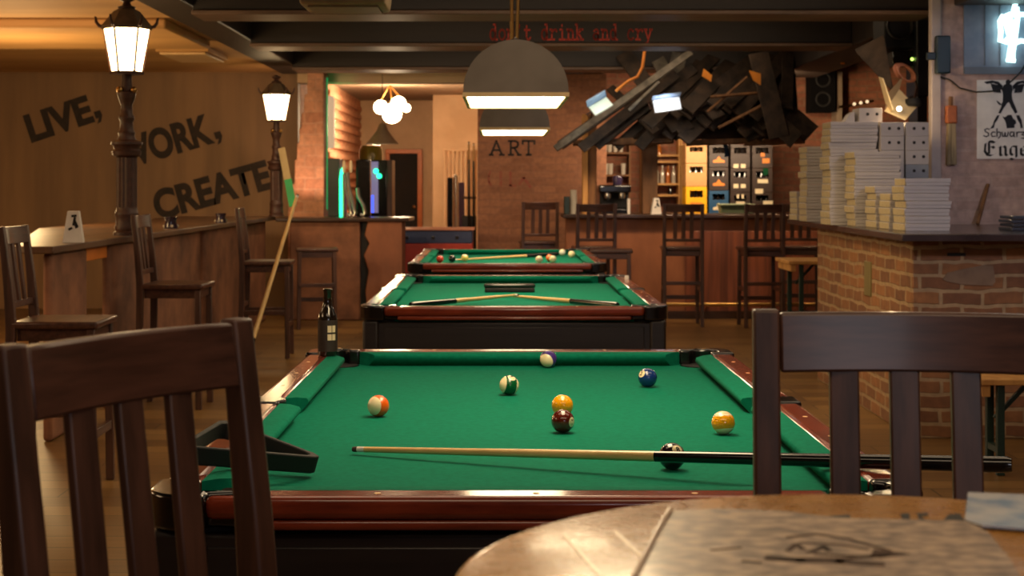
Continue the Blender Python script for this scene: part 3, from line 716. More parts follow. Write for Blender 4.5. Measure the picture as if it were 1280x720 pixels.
tag(mb.build('reflection_card', gloss_mat(), None), 'pale blue neon reflection painted as a card at the edge of the round table', 'card')

# ------------------------------------------------------------------ half wall counter along the slogan side
hw = thing('half_wall_counter', 'long half wall counter with a dark top under the slogan', 'counter', (0, 0, 0))
MB().prism([(-2.48, 8.2), (-2.36, 8.2), (-2.30, 15.9), (-3.3, 15.9), (-3.45, 11.6), (-2.6, 8.3)], 1.01, 1.05, 'xy').build('counter_top', noisy('worn brown counter top', srgb(74, 50, 34), srgb(110, 78, 52), (12, 2, 4), 5, .42, coat=.08), hw, bevel=.006)
for y0, y1 in ((8.3, 9.02), (9.5, 12.4), (12.46, 15.7)):
    MB().box(-2.45 + (y0 - 8) * .007, -2.40 + (y0 - 8) * .007, y0, y1, 0, 1.01).build('base_panel', M['plaster_red'], hw, bevel=.02)
MB().box(-2.445, -2.405, 9.02, 9.5, .93, 1.01).build('gap_lintel', M['orange_logo'], hw, bevel=.004)
# corner counter
cc = thing('corner_counter', 'corner counter of cracked reddish plaster with a dark top', 'counter', (0, 0, 0))
Yc = 15.7
MB().box(ax(362, Yc), ax(450, Yc), Yc, Yc + .5, 0, 1.0).build('front_panel', M['plaster_red'], cc, bevel=.015)
jag = [(460, 1), (456, .86), (462, .78), (455, .66), (461, .5), (457, .3), (460, 0)]
mb = MB().prism([(ax(x, Yc), z) for x, z in jag] + [(ax(503, Yc), 0), (ax(503, Yc), 1)], Yc - .03, Yc + .5, 'xz'); mb.build('end_block', M['bar_front'], cc, bevel=.01)
MB().box(ax(440, Yc), ax(470, Yc), Yc + .06, Yc + .4, 0, 1.0).build('crack_backing', M['black_matte'], cc)
MB().prism([(ax(345, Yc), Yc - .06), (ax(511, Yc), Yc - .06), (ax(514, Yc), Yc + .62), (ax(345, Yc), Yc + .62)], 1.0, 1.04, 'xy').build('counter_top', M['wood_top'], cc, bevel=.008)

# ------------------------------------------------------------------ the bar
bar = thing('bar_counter', 'long bar with rust brown plaster front, dark top and foot rail', 'bar', (0, 0, 0))
Yb = 15.9
xb0, xb1 = ax(707, Yb), 3.6
MB().prism([(xb0, Yb), (xb1, Yb), (xb1, Yb + .55), (xb0 + .02, Yb + .55)], .0, 1.03, 'xy').build('front_panel', M['bar_front'], bar, bevel=.01)
MB().box(xb0 - .03, xb1, Yb - .1, Yb + .65, 1.03, 1.07).build('counter_top', M['wood_top'], bar, bevel=.008)
MB().box(ax(856, Yb), xb1, Yb - .02, Yb, .05, .9).build('board_facing', noisy('brown vertical boards', srgb(88, 46, 30), srgb(128, 70, 46), (22, 3, 1), 4, .5), bar, bevel=.004)
MB().tube([(ax(815, 15.72), 15.72, .16), (xb1, 15.72, .16)], .02, 12).build('foot_rail', M['brass'], bar)
for x in (820, 885, 955, 1010):
    MB().tube([(ax(x, 15.72), 15.72, .16), (ax(x, 15.72), 15.9, .1)], .012, 8).build('rail_bracket', M['brass'], bar)
MB().box(xb0, xb1, Yb - .03, Yb, 0, .08).build('kick_board', M['wood_top'], bar)
# roof over the bar
cn = thing('bar_canopy', 'ruin style canopy of old rough planks over the bar, carried on posts', 'canopy', (0, 0, 0))
Yv = 15.6
for x0, x1, m in ((728, 735, 'timber_pale'), (735, 746, 'timber')):  # one turned post, its brighter face put in as paler timber
    MB().box(ax(x0, 16.0), ax(x1, 16.0), 15.98 + (.04 if m == 'timber' else 0), 16.12, 1.07, 2.1).build('post', M[m], cn, bevel=.006)
MB().box(ax(803, 16.0), ax(822, 16.0), 15.98, 16.14, 1.07, 2.2).build('post', noisy('brown stained post', srgb(92, 62, 36), srgb(124, 86, 54), (10, 10, 3), 5, .7), cn, bevel=.006)
def plank(px0, px1, w, Y0, Y1, m='plank_old', th=.025, name='plank'):
    a, b = at(px0[0], px0[1], Y0), at(px1[0], px1[1], Y1)
    MB().bar(a, b, w, th, (0, -1, .35)).build(name, M[m], cn, bevel=.005)
# sloping deck behind everything, so the roof is closed
pts = [at(702, 178, 15.6), at(1032, 178, 15.6), at(965, 66, 16.6), at(860, 64, 16.6)]
MB().loft([[p, p + Vector((0, .03, .03))] for p in pts], caps=False, closed=False) if False else None
mb = MB(); lo = [at(790, 174, 15.9), at(1000, 174, 15.9), at(966, 66, 16.4), at(872, 66, 16.4)]
mb.hull8([lo[0], lo[1], lo[2], lo[3]] + [p + Vector((0, .05, .04)) for p in lo]); mb.build('deck', M['plank_old'], cn)
rnd = random.Random(3)
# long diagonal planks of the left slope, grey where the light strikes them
plank((694, 186), (864, 65), .07, 15.25, 15.5, 'plank_lit')
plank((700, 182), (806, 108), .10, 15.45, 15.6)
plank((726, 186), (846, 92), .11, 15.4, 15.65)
plank((786, 138), (824, 102), .03, 15.2, 15.25, 'plank_lit')
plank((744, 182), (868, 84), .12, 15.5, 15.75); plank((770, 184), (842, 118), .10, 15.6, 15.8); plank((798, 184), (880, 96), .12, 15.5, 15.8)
plank((822, 74), (846, 118), .14, 15.8, 15.85, 'plank_lit'); plank((850, 66), (838, 112), .16, 15.9, 15.9, 'plank_lit')
for k in range(40):                                     # overlapping boards of the right hand slope
    x = 812 + k * 4.7 + rnd.uniform(-6, 6); y = 174 + rnd.uniform(-44, 3)
    lx = rnd.uniform(46, 92); ly = lx * rnd.uniform(.6, 1.15)
    if k % 4 == 3: lx *= -.8
    plank((x, y), (min(x + lx, 985), max(y - ly, 66)), rnd.uniform(.09, .17), 15.3 + rnd.uniform(-.08, .2), 15.95 + rnd.uniform(-.1, .1))
plank((888, 121), (948, 116), .025, 15.2, 15.3, 'timber'); plank((898, 160), (960, 128), .03, 15.15, 15.2, 'timber'); plank((884, 140), (934, 96), .025, 15.2, 15.3, 'timber')
plank((948, 66), (974, 172), .20, 15.25, 15.15)
plank((984, 142), (1014, 168), .22, 15.3, 15.25); plank((966, 150), (996, 176), .2, 15.2, 15.15)
for x in (716, 765, 858, 930): plank((x, 179), (x + 76, 176), .05, 15.6, 15.6, 'timber', .05, 'eave_board')
def work_lamp(label, P, rz, tilt, w, m, roll):
    t = thing('work_lamp', label, 'work lamp', P, 0, 'work lamps in the canopy', rot=(tilt, R(roll), rz))
    MB().loft([[(-w * .7, .06, -.03), (w * .7, .06, -.03), (w * .7, .06, .03), (-w * .7, .06, .03)], [(-w, 0, -.07), (w, 0, -.07), (w, 0, .07), (-w, 0, .07)]]).build('housing', M['grey_shade'], t, bevel=.004)
    MB().box(-w * .92, w * .92, -.008, .0, -.06, .06).build('lit_glass', m, t)
    MB().box(-w, w, -.09, .01, .07, .082).build('visor', plain('blue grey visor', srgb(120, 140, 170), .4), t)
    MB().tube([(-w, .02, 0), (-w * 1.1, .08, .0), (-w * 1.1, .14, .1), (w * 1.1, .14, .1), (w * 1.1, .08, 0), (w, .02, 0)], .008, 8).build('bracket', M['iron'], t)
    return t
work_lamp('white lit work lamp tucked between the sloping canopy planks', at(751, 133, 15.05), R(12), R(-40), .11, glow('cool dim lamp glass', (.9, 1, .86, 1), .16), -30)
work_lamp('brightest work lamp under the planks, with a blue grey visor', at(834, 131, 15.05), R(4), R(-16), .14, glow('cool lamp glass', (.92, .95, 1, 1), .4), -8)
# orange lamp glow put into the colour of a hanging glow-tinted cable
pts = [(806, 62), (803, 84), (797, 96), (786, 101), (777, 108), (770, 114)]
MB().tube([at(x, y, 14.9) for x, y in pts], .014, 8).build('cable', plain('glow-tinted cable', srgb(216, 132, 52), .5), None)
o = bpy.data.objects['cable']; o.name = 'hanging_cable'; tag(o, 'glow-tinted cable hanging down over the planks of the bar canopy', 'cable')
for p in ([(937, 88), (951, 92), (951, 106), (942, 100)], [(880, 86), (890, 94), (889, 102), (878, 95)], [(1050, 66), (1056, 66), (1056, 80), (1052, 80)]):
    MB().prism([(ax(x, 15.05), az(y, 15.05)) for x, y in p], 15.05, 15.09, 'xz').build('split_shingle', plain('bright split wood', srgb(226, 140, 44), .6), cn)

# ------------------------------------------------------------------ brick counter and bench
bk = thing('brick_counter', 'brick counter with a dark slab top carrying the pizza boxes', 'counter', (0, 0, 0))
MB().prism([(2.24, 8.42), (5.6, 8.42), (5.6, 9.1), (2.66, 9.1), (2.66, 11.4), (2.24, 10.95)], 0, 1.075, 'xy').build('body', M['brick_warm'], bk, bevel=.006)
MB().prism([(2.13, 8.22), (5.7, 8.22), (5.7, 10.2), (2.8, 10.2), (2.8, 11.9), (2.2, 11.9)], 1.075, 1.115, 'xy').build('slab', noisy('dark slab top', srgb(44, 32, 30), srgb(58, 44, 42), (6, 6, 6), 4, .25, coat=.3), bk, bevel=.005)
Yk = 8.42
MB().prism([(ax(x, Yk), az(y, Yk)) for x, y in [(1178, 349), (1184, 341), (1205, 336), (1232, 331), (1241, 332), (1244, 352), (1240, 357), (1205, 356), (1184, 352)]], Yk - .006, Yk + .01, 'xz').build('plaster_patch', noisy('grey brown plaster patch', srgb(110, 86, 66), srgb(130, 104, 80), (9, 9, 9), 5, .85), bk)
MB().box(ax(1184, Yk), ax(1207, Yk), Yk - .004, Yk + .02, az(320, Yk), az(316, Yk)).build('slot', M['black_matte'], bk)
MB().box(2.232, 2.26, 9.35, 9.52, .70, .91).build('cover_plate', plain('dull green plate', srgb(110, 96, 52), .6), bk, bevel=.004)
def trestle(name, label, cat, x0, x1, y0, y1, zt, legx):
    t = thing(name, label, cat, ((x0 + x1) / 2, (y0 + y1) / 2, 0)); cx, cy = (x0 + x1) / 2, (y0 + y1) / 2
    MB().box(x0 - cx, x1 - cx, y0 - cy, y1 - cy, zt - .028, zt).build('plank', M['timber_pale'], t, bevel=.004)
    MB().box(x0 - cx + .02, x0 - cx + .06, y0 - cy + .02, y1 - cy - .02, zt - .085, zt - .028).build('end_batten', M['timber_pale'], t, bevel=.003)
    gm = plain('dark green steel', srgb(22, 44, 38), .45)
    for lx in legx:
        for yy in (y0 + .05, y1 - .05):
            MB().bar((lx - cx, yy - cy, 0), (lx - cx, yy - cy, zt - .028), .035, .035, (0, 1, 0)).build('leg', gm, t, bevel=.003)
        MB().bar((lx - cx, y0 + .05 - cy, .12), (lx - cx, y1 - .05 - cy, .12), .03, .03).build('crossbar', gm, t)
        MB().bar((lx - cx, cy - cy, zt - .2), (lx + .16 - cx, 0, zt - .03), .02, .02).build('brace', gm, t)
    return t
trestle('beer_bench', 'folding beer bench with pale plank and dark green legs before the brick counter', 'bench', ax(1224, 7.3), 4.4, 7.3, 7.56, .46, (ax(1246, 7.4), 4.1))
trestle('beer_table', 'folding beer table with pale top behind the corner of the brick counter', 'table', ax(986, 12.3), 4.3, 12.3, 12.9, .77, (ax(1000, 12.4), 4.0))
# ------------------------------------------------------------------ street lanterns on the half wall
def lantern(label, loc):
    t = thing('street_lantern', label, 'street lantern', loc, R(12), 'cast iron street lanterns')
    p = [(0, 0), (.085, 0), (.085, .02), (.072, .03), (.078, .05), (.07, .07), (.07, .12), (.074, .13), (.074, .15), (.066, .16), (.066, .18)]
    MB().lathe(p, seg=24).build('base', M['iron'], t)
    rings = []                                           # fluted shaft
    for z in (.18, .5):
        rings.append([((.066 - .006 * (k % 2)) * math.cos(2 * PI * k / 32), (.066 - .006 * (k % 2)) * math.sin(2 * PI * k / 32), z) for k in range(32)])
    MB().loft(rings).build('shaft', M['iron'], t, ang=20)
    MB().lathe([(.062, .5), (.088, .515), (.094, .54), (.08, .555), (.086, .575), (.1, .585), (.1, .6), (.06, .615), (.05, .64), (.055, .66), (.044, .68), (.04, .73), (.05, .75), (.05, .765), (.038, .78), (.036, .84), (.046, .86), (.058, .9), (.06, .92), (.035, .93), (.03, 1.05), (0, 1.05)], seg=24).build('column', M['iron'], t)
    for s in (-1, 1): MB().sphere((s * .045, -.035, .935), .021, 12).build('ornament_ball', M['brass'], t)
    H = lambda r, z: [(r * math.cos(PI / 3 * k), r * math.sin(PI / 3 * k), z) for k in range(6)]
    MB().loft([H(.095, 1.05), H(.146, 1.33)]).build('glass', M['lit_lantern'], t, ang=20)
    mb = MB()
    for k in range(6):
        a = PI / 3 * k; c = lambda r, z: (r * math.cos(a), r * math.sin(a), z)
        mb.bar(c(.097, 1.045), c(.148, 1.335), .012, .012, (math.cos(a), math.sin(a), 0))
    mb.loft([H(.108, 1.035), H(.108, 1.055)]); mb.build('frame', M['iron'], t, smooth=False)
    MB().loft([H(.16, 1.325), H(.165, 1.345), H(.15, 1.36), H(.085, 1.44), H(.05, 1.46)]).build('roof', M['iron_glow'], t, ang=20)
    for k in range(6):
        a = PI / 3 * k; c = lambda r, z: (r * math.cos(a), r * math.sin(a), z)
        MB().tube([c(.145, 1.34), c(.172, 1.345), c(.19, 1.37), c(.196, 1.405), c(.186, 1.39)], [.012, .012, .01, .006, .004], 6).build('scroll', M['iron'], t)
    MB().lathe([(.05, 1.455), (.058, 1.47), (.03, 1.48), (.022, 1.5), (.05, 1.515), (.05, 1.525), (.02, 1.535), (0, 1.55)], seg=16).build('finial', M['iron'], t)
    return t
la = lantern('near cast iron street lantern with lit glass on the half wall', (-2.405, 10.0, 1.05))
lb2 = dup(la, (ax(345.5, 15.75), 15.75, 1.05), label='far cast iron street lantern with lit glass at the corner of the counters', scale=.93)
# ------------------------------------------------------------------ half round billiard lamps
def dome(label, y0, y1, xc, zb, group='half round lamps over the tables'):
    t = thing('billiard_lamp', label, 'hanging lamp', (xc, (y0 + y1) / 2, zb), 0, group); r, h = .262, .255; L = (y1 - y0) / 2
    n = 28; P = [(-r * math.cos(PI * k / n), .022 + h * math.sin(PI * k / n)) for k in range(n + 1)]
    P = [(-r, 0)] + P + [(r, 0)]; Q = [(u * .965, v if i in (0, len(P) - 1) else v - .008) for i, (u, v) in enumerate(P)]
    mb = MB(); rows = [[mb.bm.verts.new((u, y, v)) for u, v in K] for K, y in ((P, -L), (P, L), (Q, L - .012), (Q, -L + .012))]
    for a, b in ((0, 1), (2, 3)):
        for i in range(len(P) - 1): mb.bm.faces.new((rows[a][i], rows[a][i + 1], rows[b][i + 1], rows[b][i]))
    for a in (0, 1, 2, 3): mb.bm.faces.new(rows[a])
    mb.build('shade', M['grey_shade'], t, ang=35)
    mb = MB(); e = .014
    mb.box(-r - .004, r + .004, -L - .005, -L + e, -.008, .014).box(-r - .004, r + .004, L - e, L + .005, -.008, .014).box(-r - .004, -r + e, -L + e, L - e, -.008, .014).box(r - e, r + .004, -L + e, L - e, -.008, .014)
    mb.build('rim', M['shade_edge'], t, smooth=False)
    MB().box(-r + .018, r - .018, -L + .018, L - .018, -.003, .0).build('diffuser', M['lit_warm'], t, smooth=False)
    for yy in (-L * .55, L * .55):
        for s in (-1, 1):
            MB().tube([(s * .012, yy, h + .015), (s * .03, yy, 2.99 - zb)], .006, 6).build('chain', M['brass'], t)
        MB().lathe([(0, h + .01), (.03, h + .01), (.02, h + .05), (0, h + .06)], (0, yy, 0), 12).build('mount', M['iron'], t)
    return t
dome('grey half round lamp hanging over the middle pool table, chains above it', 7.72, 8.92, .079, 1.822)
dome('grey half round lamp over the farthest pool table, below the nearer one', 11.6, 12.9, .11, 1.79)
dome('half round lamp over the nearest pool table, only its lit lower edge showing', 3.45, 4.72, .2, 1.95)
# ------------------------------------------------------------------ back room things
t = thing('pendant_lamp', 'conical brushed metal pendant hanging above the corner counter', 'hanging lamp', (ax(478, 17.0), 17.0, az(180, 17.0)))
MB().lathe([(.178, 0), (.175, .008), (.12, .075), (.06, .15), (.048, .2), (.03, .225), (.026, .225), (.04, .19), (.055, .145), (.115, .07), (.168, .006)], seg=32).build('shade', plain('brown brushed metal', srgb(176, 150, 122), .35, .6), t)
MB().lathe([(0, .02), (.03, .025), (.04, .05), (.02, .1), (0, .1)], seg=16).build('bulb', M['lit_lantern'], t)
MB().lathe([(.004, .22), (.004, 2.58 - az(180, 17.0))], seg=8).build('cord', M['black_matte'], t)
t = thing('ceiling_globe_lamp', 'cluster of very bright globe lights in the back room', 'ceiling lamp', (ax(487, 22), 22, 2.78))
for i, (x, y, r_) in enumerate(((476, 134, .1), (490, 142, .14), (498, 130, .11), (508, 135, .06))):
    c = at(x, y, 22) - Vector((ax(487, 22), 22, 2.78))
    MB().sphere(c, r_, 16).build('globe', M['lit_globe'], t)
    MB().tube([c + Vector((0, 0, r_)), (0, 0, 0)], .01, 6).build('arm', M['brass'], t)
rd = thing('column_radiator', 'tall cream tube radiator on the back room wall', 'radiator', (ax(576, 24.2), 24.2, .3))
for k in range(8):
    x = ax(556 + k * 5.2, 24.2) - ax(576, 24.2); MB().tube([(x, 0, .1), (x, 0, az(184, 24.2) - .32)], .021, 10).build('tube', M['cream'], rd)
for z in (.1, az(184, 24.2) - .34): MB().tube([(ax(555, 24.2) - ax(576, 24.2), .0, z), (ax(594, 24.2) - ax(576, 24.2), 0, z)], .026, 10).build('header', M['cream'], rd)
cr = thing('cue_rack', 'dark wooden rack with cues by the edge of the painted brick wall', 'cue rack', (ax(589, 18.6), 18.6, 0))
MB().box(-.11, .06, -.1, .1, 0, .1).box(-.11, .06, -.02, .1, .1, 1.0).build('rack_body', M['black_lac'], cr, bevel=.006)
MB().box(-.11, .06, -.04, .06, 1.2, 1.23).build('cue_holder', M['wood_dark_h'], cr, bevel=.004)
for k, x in enumerate((587, 593, 598)):
    X = ax(x, 18.5) - .01
    if k < 2: cue((X, 18.545, az(177 + 2 * k, 18.5)), (X + .005, 18.54, .11), 'dark cue standing in the rack, %s' % ('first from the radiator' if k == 0 else 'next to the painted wall'), 'cues in the rack', split=.12, r0=.011, r1=.021)
dp = thing('chrome_dispenser', 'tall chrome dispenser standing in front of the radiator', 'dispenser', (ax(569, 20), 20, 0))
MB().lathe([(.14, 0), (.14, .03), (.05, .05), (.05, .72), (.1, .76), (.1, .8), (0, .8)], seg=20).build('stand', M['steel'], dp)
MB().box(-.1, -.03, -.06, .06, .8, az(222, 20)).build('tube_side', M['black_gloss'], dp, bevel=.01)
MB().lathe([(.035, .8), (.035, az(222, 20) + .02), (0, az(220, 20) + .03)], (0.01, -.04, 0), 16).build('chrome_tube', M['steel'], dp)
MB().box(.05, .12, -.05, .05, .5, az(228, 20)).build('violet_panel', plain('violet plastic', srgb(92, 72, 120), .4), dp, bevel=.006)
fb = thing('foosball_table', 'foosball table with blue and red sides behind the farthest pool table', 'foosball table', (ax(550, 17.0), 17.0, 0))
MB().box(-.45, .36, -.32, .32, .74, .88).build('rail_box', plain('dull blue laminate', srgb(50, 60, 92), .4), fb, bevel=.008)
MB().box(-.45, .36, -.32, .32, .42, .74).build('body', plain('red laminate', srgb(176, 52, 28), .45), fb, bevel=.008)
MB().box(-.47, .38, -.34, -.26, .88, .9).box(-.47, .38, .26, .34, .88, .9).build('top_rail', plain('pinkish wood rail', srgb(190, 124, 92), .4), fb, bevel=.006)
for x in (-.4, .31):
    for y in (-.27, .27): MB().box(x - .05, x + .05, y - .05, y + .05, 0, .42).build('leg', M['black_lac'], fb, bevel=.006)
for x, l in ((-.33, .2), (-.05, .2), (.2, .16)):
    rod = MB().tube([(x, -.32 - l, .81), (x, .5, .81)], .008, 8).build('rod', M['steel'], fb)
    MB().lathe([(0, 0), (.016, 0), (.02, .05), (.016, .1), (0, .1)], (x, -.32 - l, .81), 12, Matrix.Rotation(PI / 2, 3, 'X')).build('handle', M['black_matte'], rod)
MB().box(-.12, -.02, -.335, -.32, .5, .66).build('ball_return', M['black_matte'], fb, bevel=.01)
# gaming machine, tap and wall glow behind the corner counter
gm = thing('game_machine', 'arcade machine with a blue lit screen and domed top behind the corner counter', 'arcade machine', (ax(462, 18.0), 18.0, 0))
MB().box(-.16, .2, 0, .5, 0, az(200, 18)).build('cabinet', M['black_gloss'], gm, bevel=.01)
MB().box(-.13, .1, -.012, 0, az(266, 18), az(202, 18)).build('screen', glow('violet grey screen', (.30, .26, .5, 1), .45), gm)
MB().box(-.12, .05, -.016, -.012, az(266, 18), az(244, 18)).build('lit_panel', M['led_blue'], gm)
MB().tube([at(455, 214, 17.95) - gm.location, at(458, 262, 17.95) - gm.location], .03, 8).build('joystick_column', plain('deep blue plastic', srgb(20, 22, 70), .3), gm)
MB().lathe([(.14, 0), (.14, .12), (.11, .17), (0, .19)], (0.0, .2, az(200, 18)), 24).build('dome', plain('olive dome', srgb(132, 118, 44), .15, coat=.5), gm)
MB().box(.2, .26, .0, .5, 0, az(200, 18)).build('side_trim', M['wood_dark'], gm, bevel=.006)
for x, y in ((453, 214), (470, 214), (474, 220)): MB().sphere(at(x, y, 17.97) - gm.location, .03, 12).build('lamp', M['led_green'], gm)
fr_ = thing('dark_fridge', 'dark fridge edged with a green light on the corner counter', 'fridge', (ax(424, 16.2), 16.2, 1.04))
MB().box(-.12, .0, 0, .34, 0, az(198, 16.2) - 1.04).build('body', plain('dark green black panel', srgb(20, 34, 28), .3), fr_, bevel=.008)
MB().tube([(.02, -.01, 0), (.018, -.01, .4), (.03, -.01, .48), (.06, -.01, .53)], .016, 10).build('light_strip', M['led_green'], fr_)
MB().box(-.0, .05, 0.02, .3, 0, .46).build('door_edge', plain('pinkish door edge', srgb(176, 128, 96), .4), fr_, bevel=.005)
tp_ = thing('beer_tap', 'chrome beer tap tower with long bent handles on the corner counter', 'beer tap', (ax(441, 16.0), 16.0, 1.04))
MB().box(.03, .17, .1, .24, 0, az(199, 16.0) - 1.04).build('tower', M['black_gloss'], tp_, bevel=.015)
for dx, h in ((-.09, .44), (-.05, .46), (.05, .3)):
    MB().tube([(dx, -.02, h), (dx + .01, -.02, h * .7), (dx + .06, -.02, .12), (dx + .08, -.02, .04), (dx + .06, -.02, .019), (dx + .03, -.02, .026)], .017, 8).build('spout', M['steel'], tp_)
for x in (-.09, -.02): MB().lathe([(.014, 0), (.02, .06), (.012, .12), (0, .125)], (x, 0, .46), 12).build('handle', plain('pale tap handle', srgb(214, 196, 160), .4), tp_)
t = thing('wall_lamp', 'curved glowing wall lamp on the side of the stepped brick pillar', 'wall lamp', (ax(413, 19), 19, az(186, 19)))
MB().lathe([(0, 0), (.05, .01), (.055, .06), (.055, .6), (.045, .64), (0, .65)], seg=20).build('shade', glow('frosted lamp tube', (1, .68, .4, 1), .55), t)
MB().box(-.1, -.05, -.03, .03, .25, .4).build('bracket', M['steel'], t)
bs = thing('green_edge_glow', 'green glow band put in for green light on the stepped brick pillar edge', 'glow band', (ax(407, 17.0), 17.0, 0))
MB().box(-.055, .02, 0, .02, az(262, 17), az(97, 17)).build('strip', M['edge_glow'], bs)
lbd = MB().bar(at(366, 258, 15.5), at(352, 185, 15.62), .07, .015, (0, -1, 0)).build('painted_board', None or noisy('pale board', srgb(160, 140, 96), srgb(180, 160, 116), (9, 9, 3), 3, .5), None); lbd.name = 'painted_paddle'
MB().bar(at(366, 258, 15.49), at(360, 224, 15.55), .074, .017, (0, -1, 0)).build('green_end', plain('green paint', srgb(24, 150, 84), .5), lbd)
tag(lbd, 'pale narrow board with a green lower end leaning at the far street lantern', 'board')
# ------------------------------------------------------------------ small things on the counters
def tent(label, x, yb, Y, zb, k):
    t = thing('tent_card', label, 'tent card', (ax(x, Y), Y, zb), R(6), 'white tent cards')
    w, h = .058 * k, .178 * k
    MB().prism([(-w, 0), (w, 0), (w * .55, h), (-w * .5, h)], -.03, .03, 'xz').build('card', M['white'], t, bevel=.002)
    mb = MB(); T = Matrix.Translation((0, -.0305, 0)) @ MT @ Matrix.Diagonal((k, k, 1, 1))
    mb.strokes([[(.004, .10), (.012, .14)], [(-.004, .15), (.018, .152)], [(.012, .12), (.026, .09)], [(.016, .1), (.02, .085)], [(-.02, .075), (-.006, .082)]], .013, -.001, 0, T)
    mb.build('print', M['ink'], t, smooth=False); return t
tent('white tent card with a dark figure on the near end of the half wall', 92, 303, 8.75, 1.05, 1.0)
tent('white tent card on the bar between the posts and the yellow crate', 820, 270, 15.87, 1.07, .93)
def jar(x, Y, zb, s, label):
    t = thing('glass_ashtray', label, 'ashtray', (ax(x, Y), Y, zb), 0, 'glass ashtrays on the half wall', s)
    MB().lathe([(.0, 0), (.05, 0), (.052, .015), (.04, .05), (.05, .085), (.044, .085), (.034, .05), (0, .04)], seg=18).build('bowl', plain('smoky glass', srgb(40, 30, 44), .08, coat=.6), t)
    for k in range(4): MB().sphere((.047 * math.cos(.4 + k * 1.57), .047 * math.sin(.4 + k * 1.57), .018), .012, 10).build('foot', M['glass_clear'], t)
jar(213.5, 11.5, 1.05, 1.0, 'dark glass ashtray nearer the tall stool back, half wall'); jar(276, 13.2, 1.05, .95, 'dark glass ashtray farther along the half wall')
def menu(): pass
# chain of ceiling fittings
o = thing('ceiling_unit', 'pale boxy unit hung from the dark ceiling, its lower side showing', 'ceiling unit', (ax(432, 9), 9.0, 2.40))
MB().prism([(-.24, 0), (.24, 0), (.27, .22), (-.27, .22)], -.2, .25, 'xz').build('housing', noisy('dusty cream casing', srgb(150, 128, 100), srgb(178, 152, 118), (6, 6, 6), 4, .6), o, bevel=.012)
MB().box(-.2, .2, -.16, .2, -.012, 0).build('grille', plain('pale grille', srgb(128, 108, 84), .5), o)
MB().tube([(0, .02, .2), (0, .02, .6)], .02, 10).build('hanger', M['iron'], o)
t = thing('ceiling_tube_light', 'slim unlit light fitting under the low cream ceiling, left of far lantern', 'ceiling light', (ax(241, 14.5), 14.5, 2.545))
MB().box(-.24, .24, -.5, .5, .03, .075).build('tray', M['ceil_pale'], t, bevel=.008); MB().box(-.21, .21, -.47, .47, 0.005, .03).build('cover', plain('cream light cover', srgb(212, 178, 128), .5), t, bevel=.01)
t = thing('ceiling_vent', 'perforated vent strip on the low cream ceiling by the slogan', 'vent', (ax(18, 13.8), 13.8, 2.60))
MB().box(-.3, .2, -.12, .12, 0, .02).build('strip', M['ceil_pale'], t, bevel=.004)
for k in range(6): MB().box(-.27 + k * .075, -.23 + k * .075, -.1, .1, -.012, 0).build('louvre', M['cream'], t, bevel=.003)
# ------------------------------------------------------------------ back bar
Ys = 18.35
def shelf_unit(label, x0, x1, ys, m):
    cx = ax((x0 + x1) / 2, Ys); t = thing('wall_shelf', label, 'shelf', (cx, Ys, 0)); a, b = ax(x0, Ys) - cx, ax(x1, Ys) - cx
    for y in ys: MB().box(a, b, -.02, .22, az(y, Ys) - .025, az(y, Ys)).build('board', M[m], t, bevel=.003)
    for x in (a - .02, b): MB().box(x, x + .02, -.02, .24, 1.0, az(174, Ys)).build('side', M[m], t, bevel=.003)
    return t
shelf_unit('open shelf with drinking glasses behind the left part of the bar', 746, 786, (190, 218, 246), 'timber')
shelf_unit('lit wooden shelf with spirit bottles between the bar posts', 804, 848, (193, 201, 229, 243), 'timber_pale')
shelf_unit('pale wooden niche holding crates and cups behind the bar', 853, 886, (180,), 'timber_pale')
ORD = ['first', 'second', 'third', 'fourth', 'fifth', 'sixth', 'seventh', 'eighth', 'ninth', 'tenth', 'eleventh', 'twelfth', 'thirteenth', 'fourteenth', 'fifteenth', 'sixteenth', 'seventeenth', 'eighteenth']
protos = {}
def bottle_proto(key, mat, h, r):
    def P(k): return [(0, 0), (r, 0), (r, h * .58), (r * .8, h * .68), (r * .36, h * .78), (r * .34, h * .96), (r * .42, h * .965), (r * .4, h), (0, h)]
    return MB().lathe(P(1), seg=12), mat
def put(name, label, cat, group, mk, mat, loc, key):
    if key in protos: o = protos[key].copy(); COL.objects.link(o)
    else: o = mk().build(name, mat, None); protos[key] = o
    o.location = loc; tag(o, label, cat, group); return o
def bottleat(x, y, Y, mat, h, r, label, group):
    mk = lambda: MB().lathe([(0, 0), (r, 0), (r, h * .58), (r * .8, h * .68), (r * .36, h * .78), (r * .34, h * .96), (r * .42, h * .965), (r * .4, h), (0, h)], seg=12)
    return put('bottle', label, 'bottle', group, mk, M[mat], (ax(x, Y), Y, az(y, Y)), ('b', mat, h, r))
def glassat(x, y, Y, label, group, h=.13, r=.032):
    mk = lambda: MB().lathe([(0, 0), (r * .8, 0), (r, h), (r * .9, h), (r * .7, h * .12), (0, h * .1)], seg=12)
    return put('drinking_glass', label, 'glass', group, mk, plain('pale drinking glass', srgb(196, 186, 170), .1, coat=.5) if ('g', h) not in protos else None, (ax(x, Y), Y, az(y, Y)), ('g', h))
mats = ['glass_clear', 'glass_amber', 'glass_clear', 'glass_clear', 'glass_amber', 'glass_clear']
for k, x in enumerate((807, 814, 821, 828, 835, 842)):
    bottleat(x, 229, Ys + .08, mats[k], .21, .026, 'spirit bottle on the lit middle shelf, %s from the brown post' % ORD[k], 'spirit bottles on the lit shelf')
for k, x in enumerate((807, 815, 824)):
    bottleat(x, 193, Ys + .08, 'glass_amber', .13, .028, 'small amber bottle on the top lit shelf, %s from the brown post' % ORD[k], 'small bottles on the top shelf')
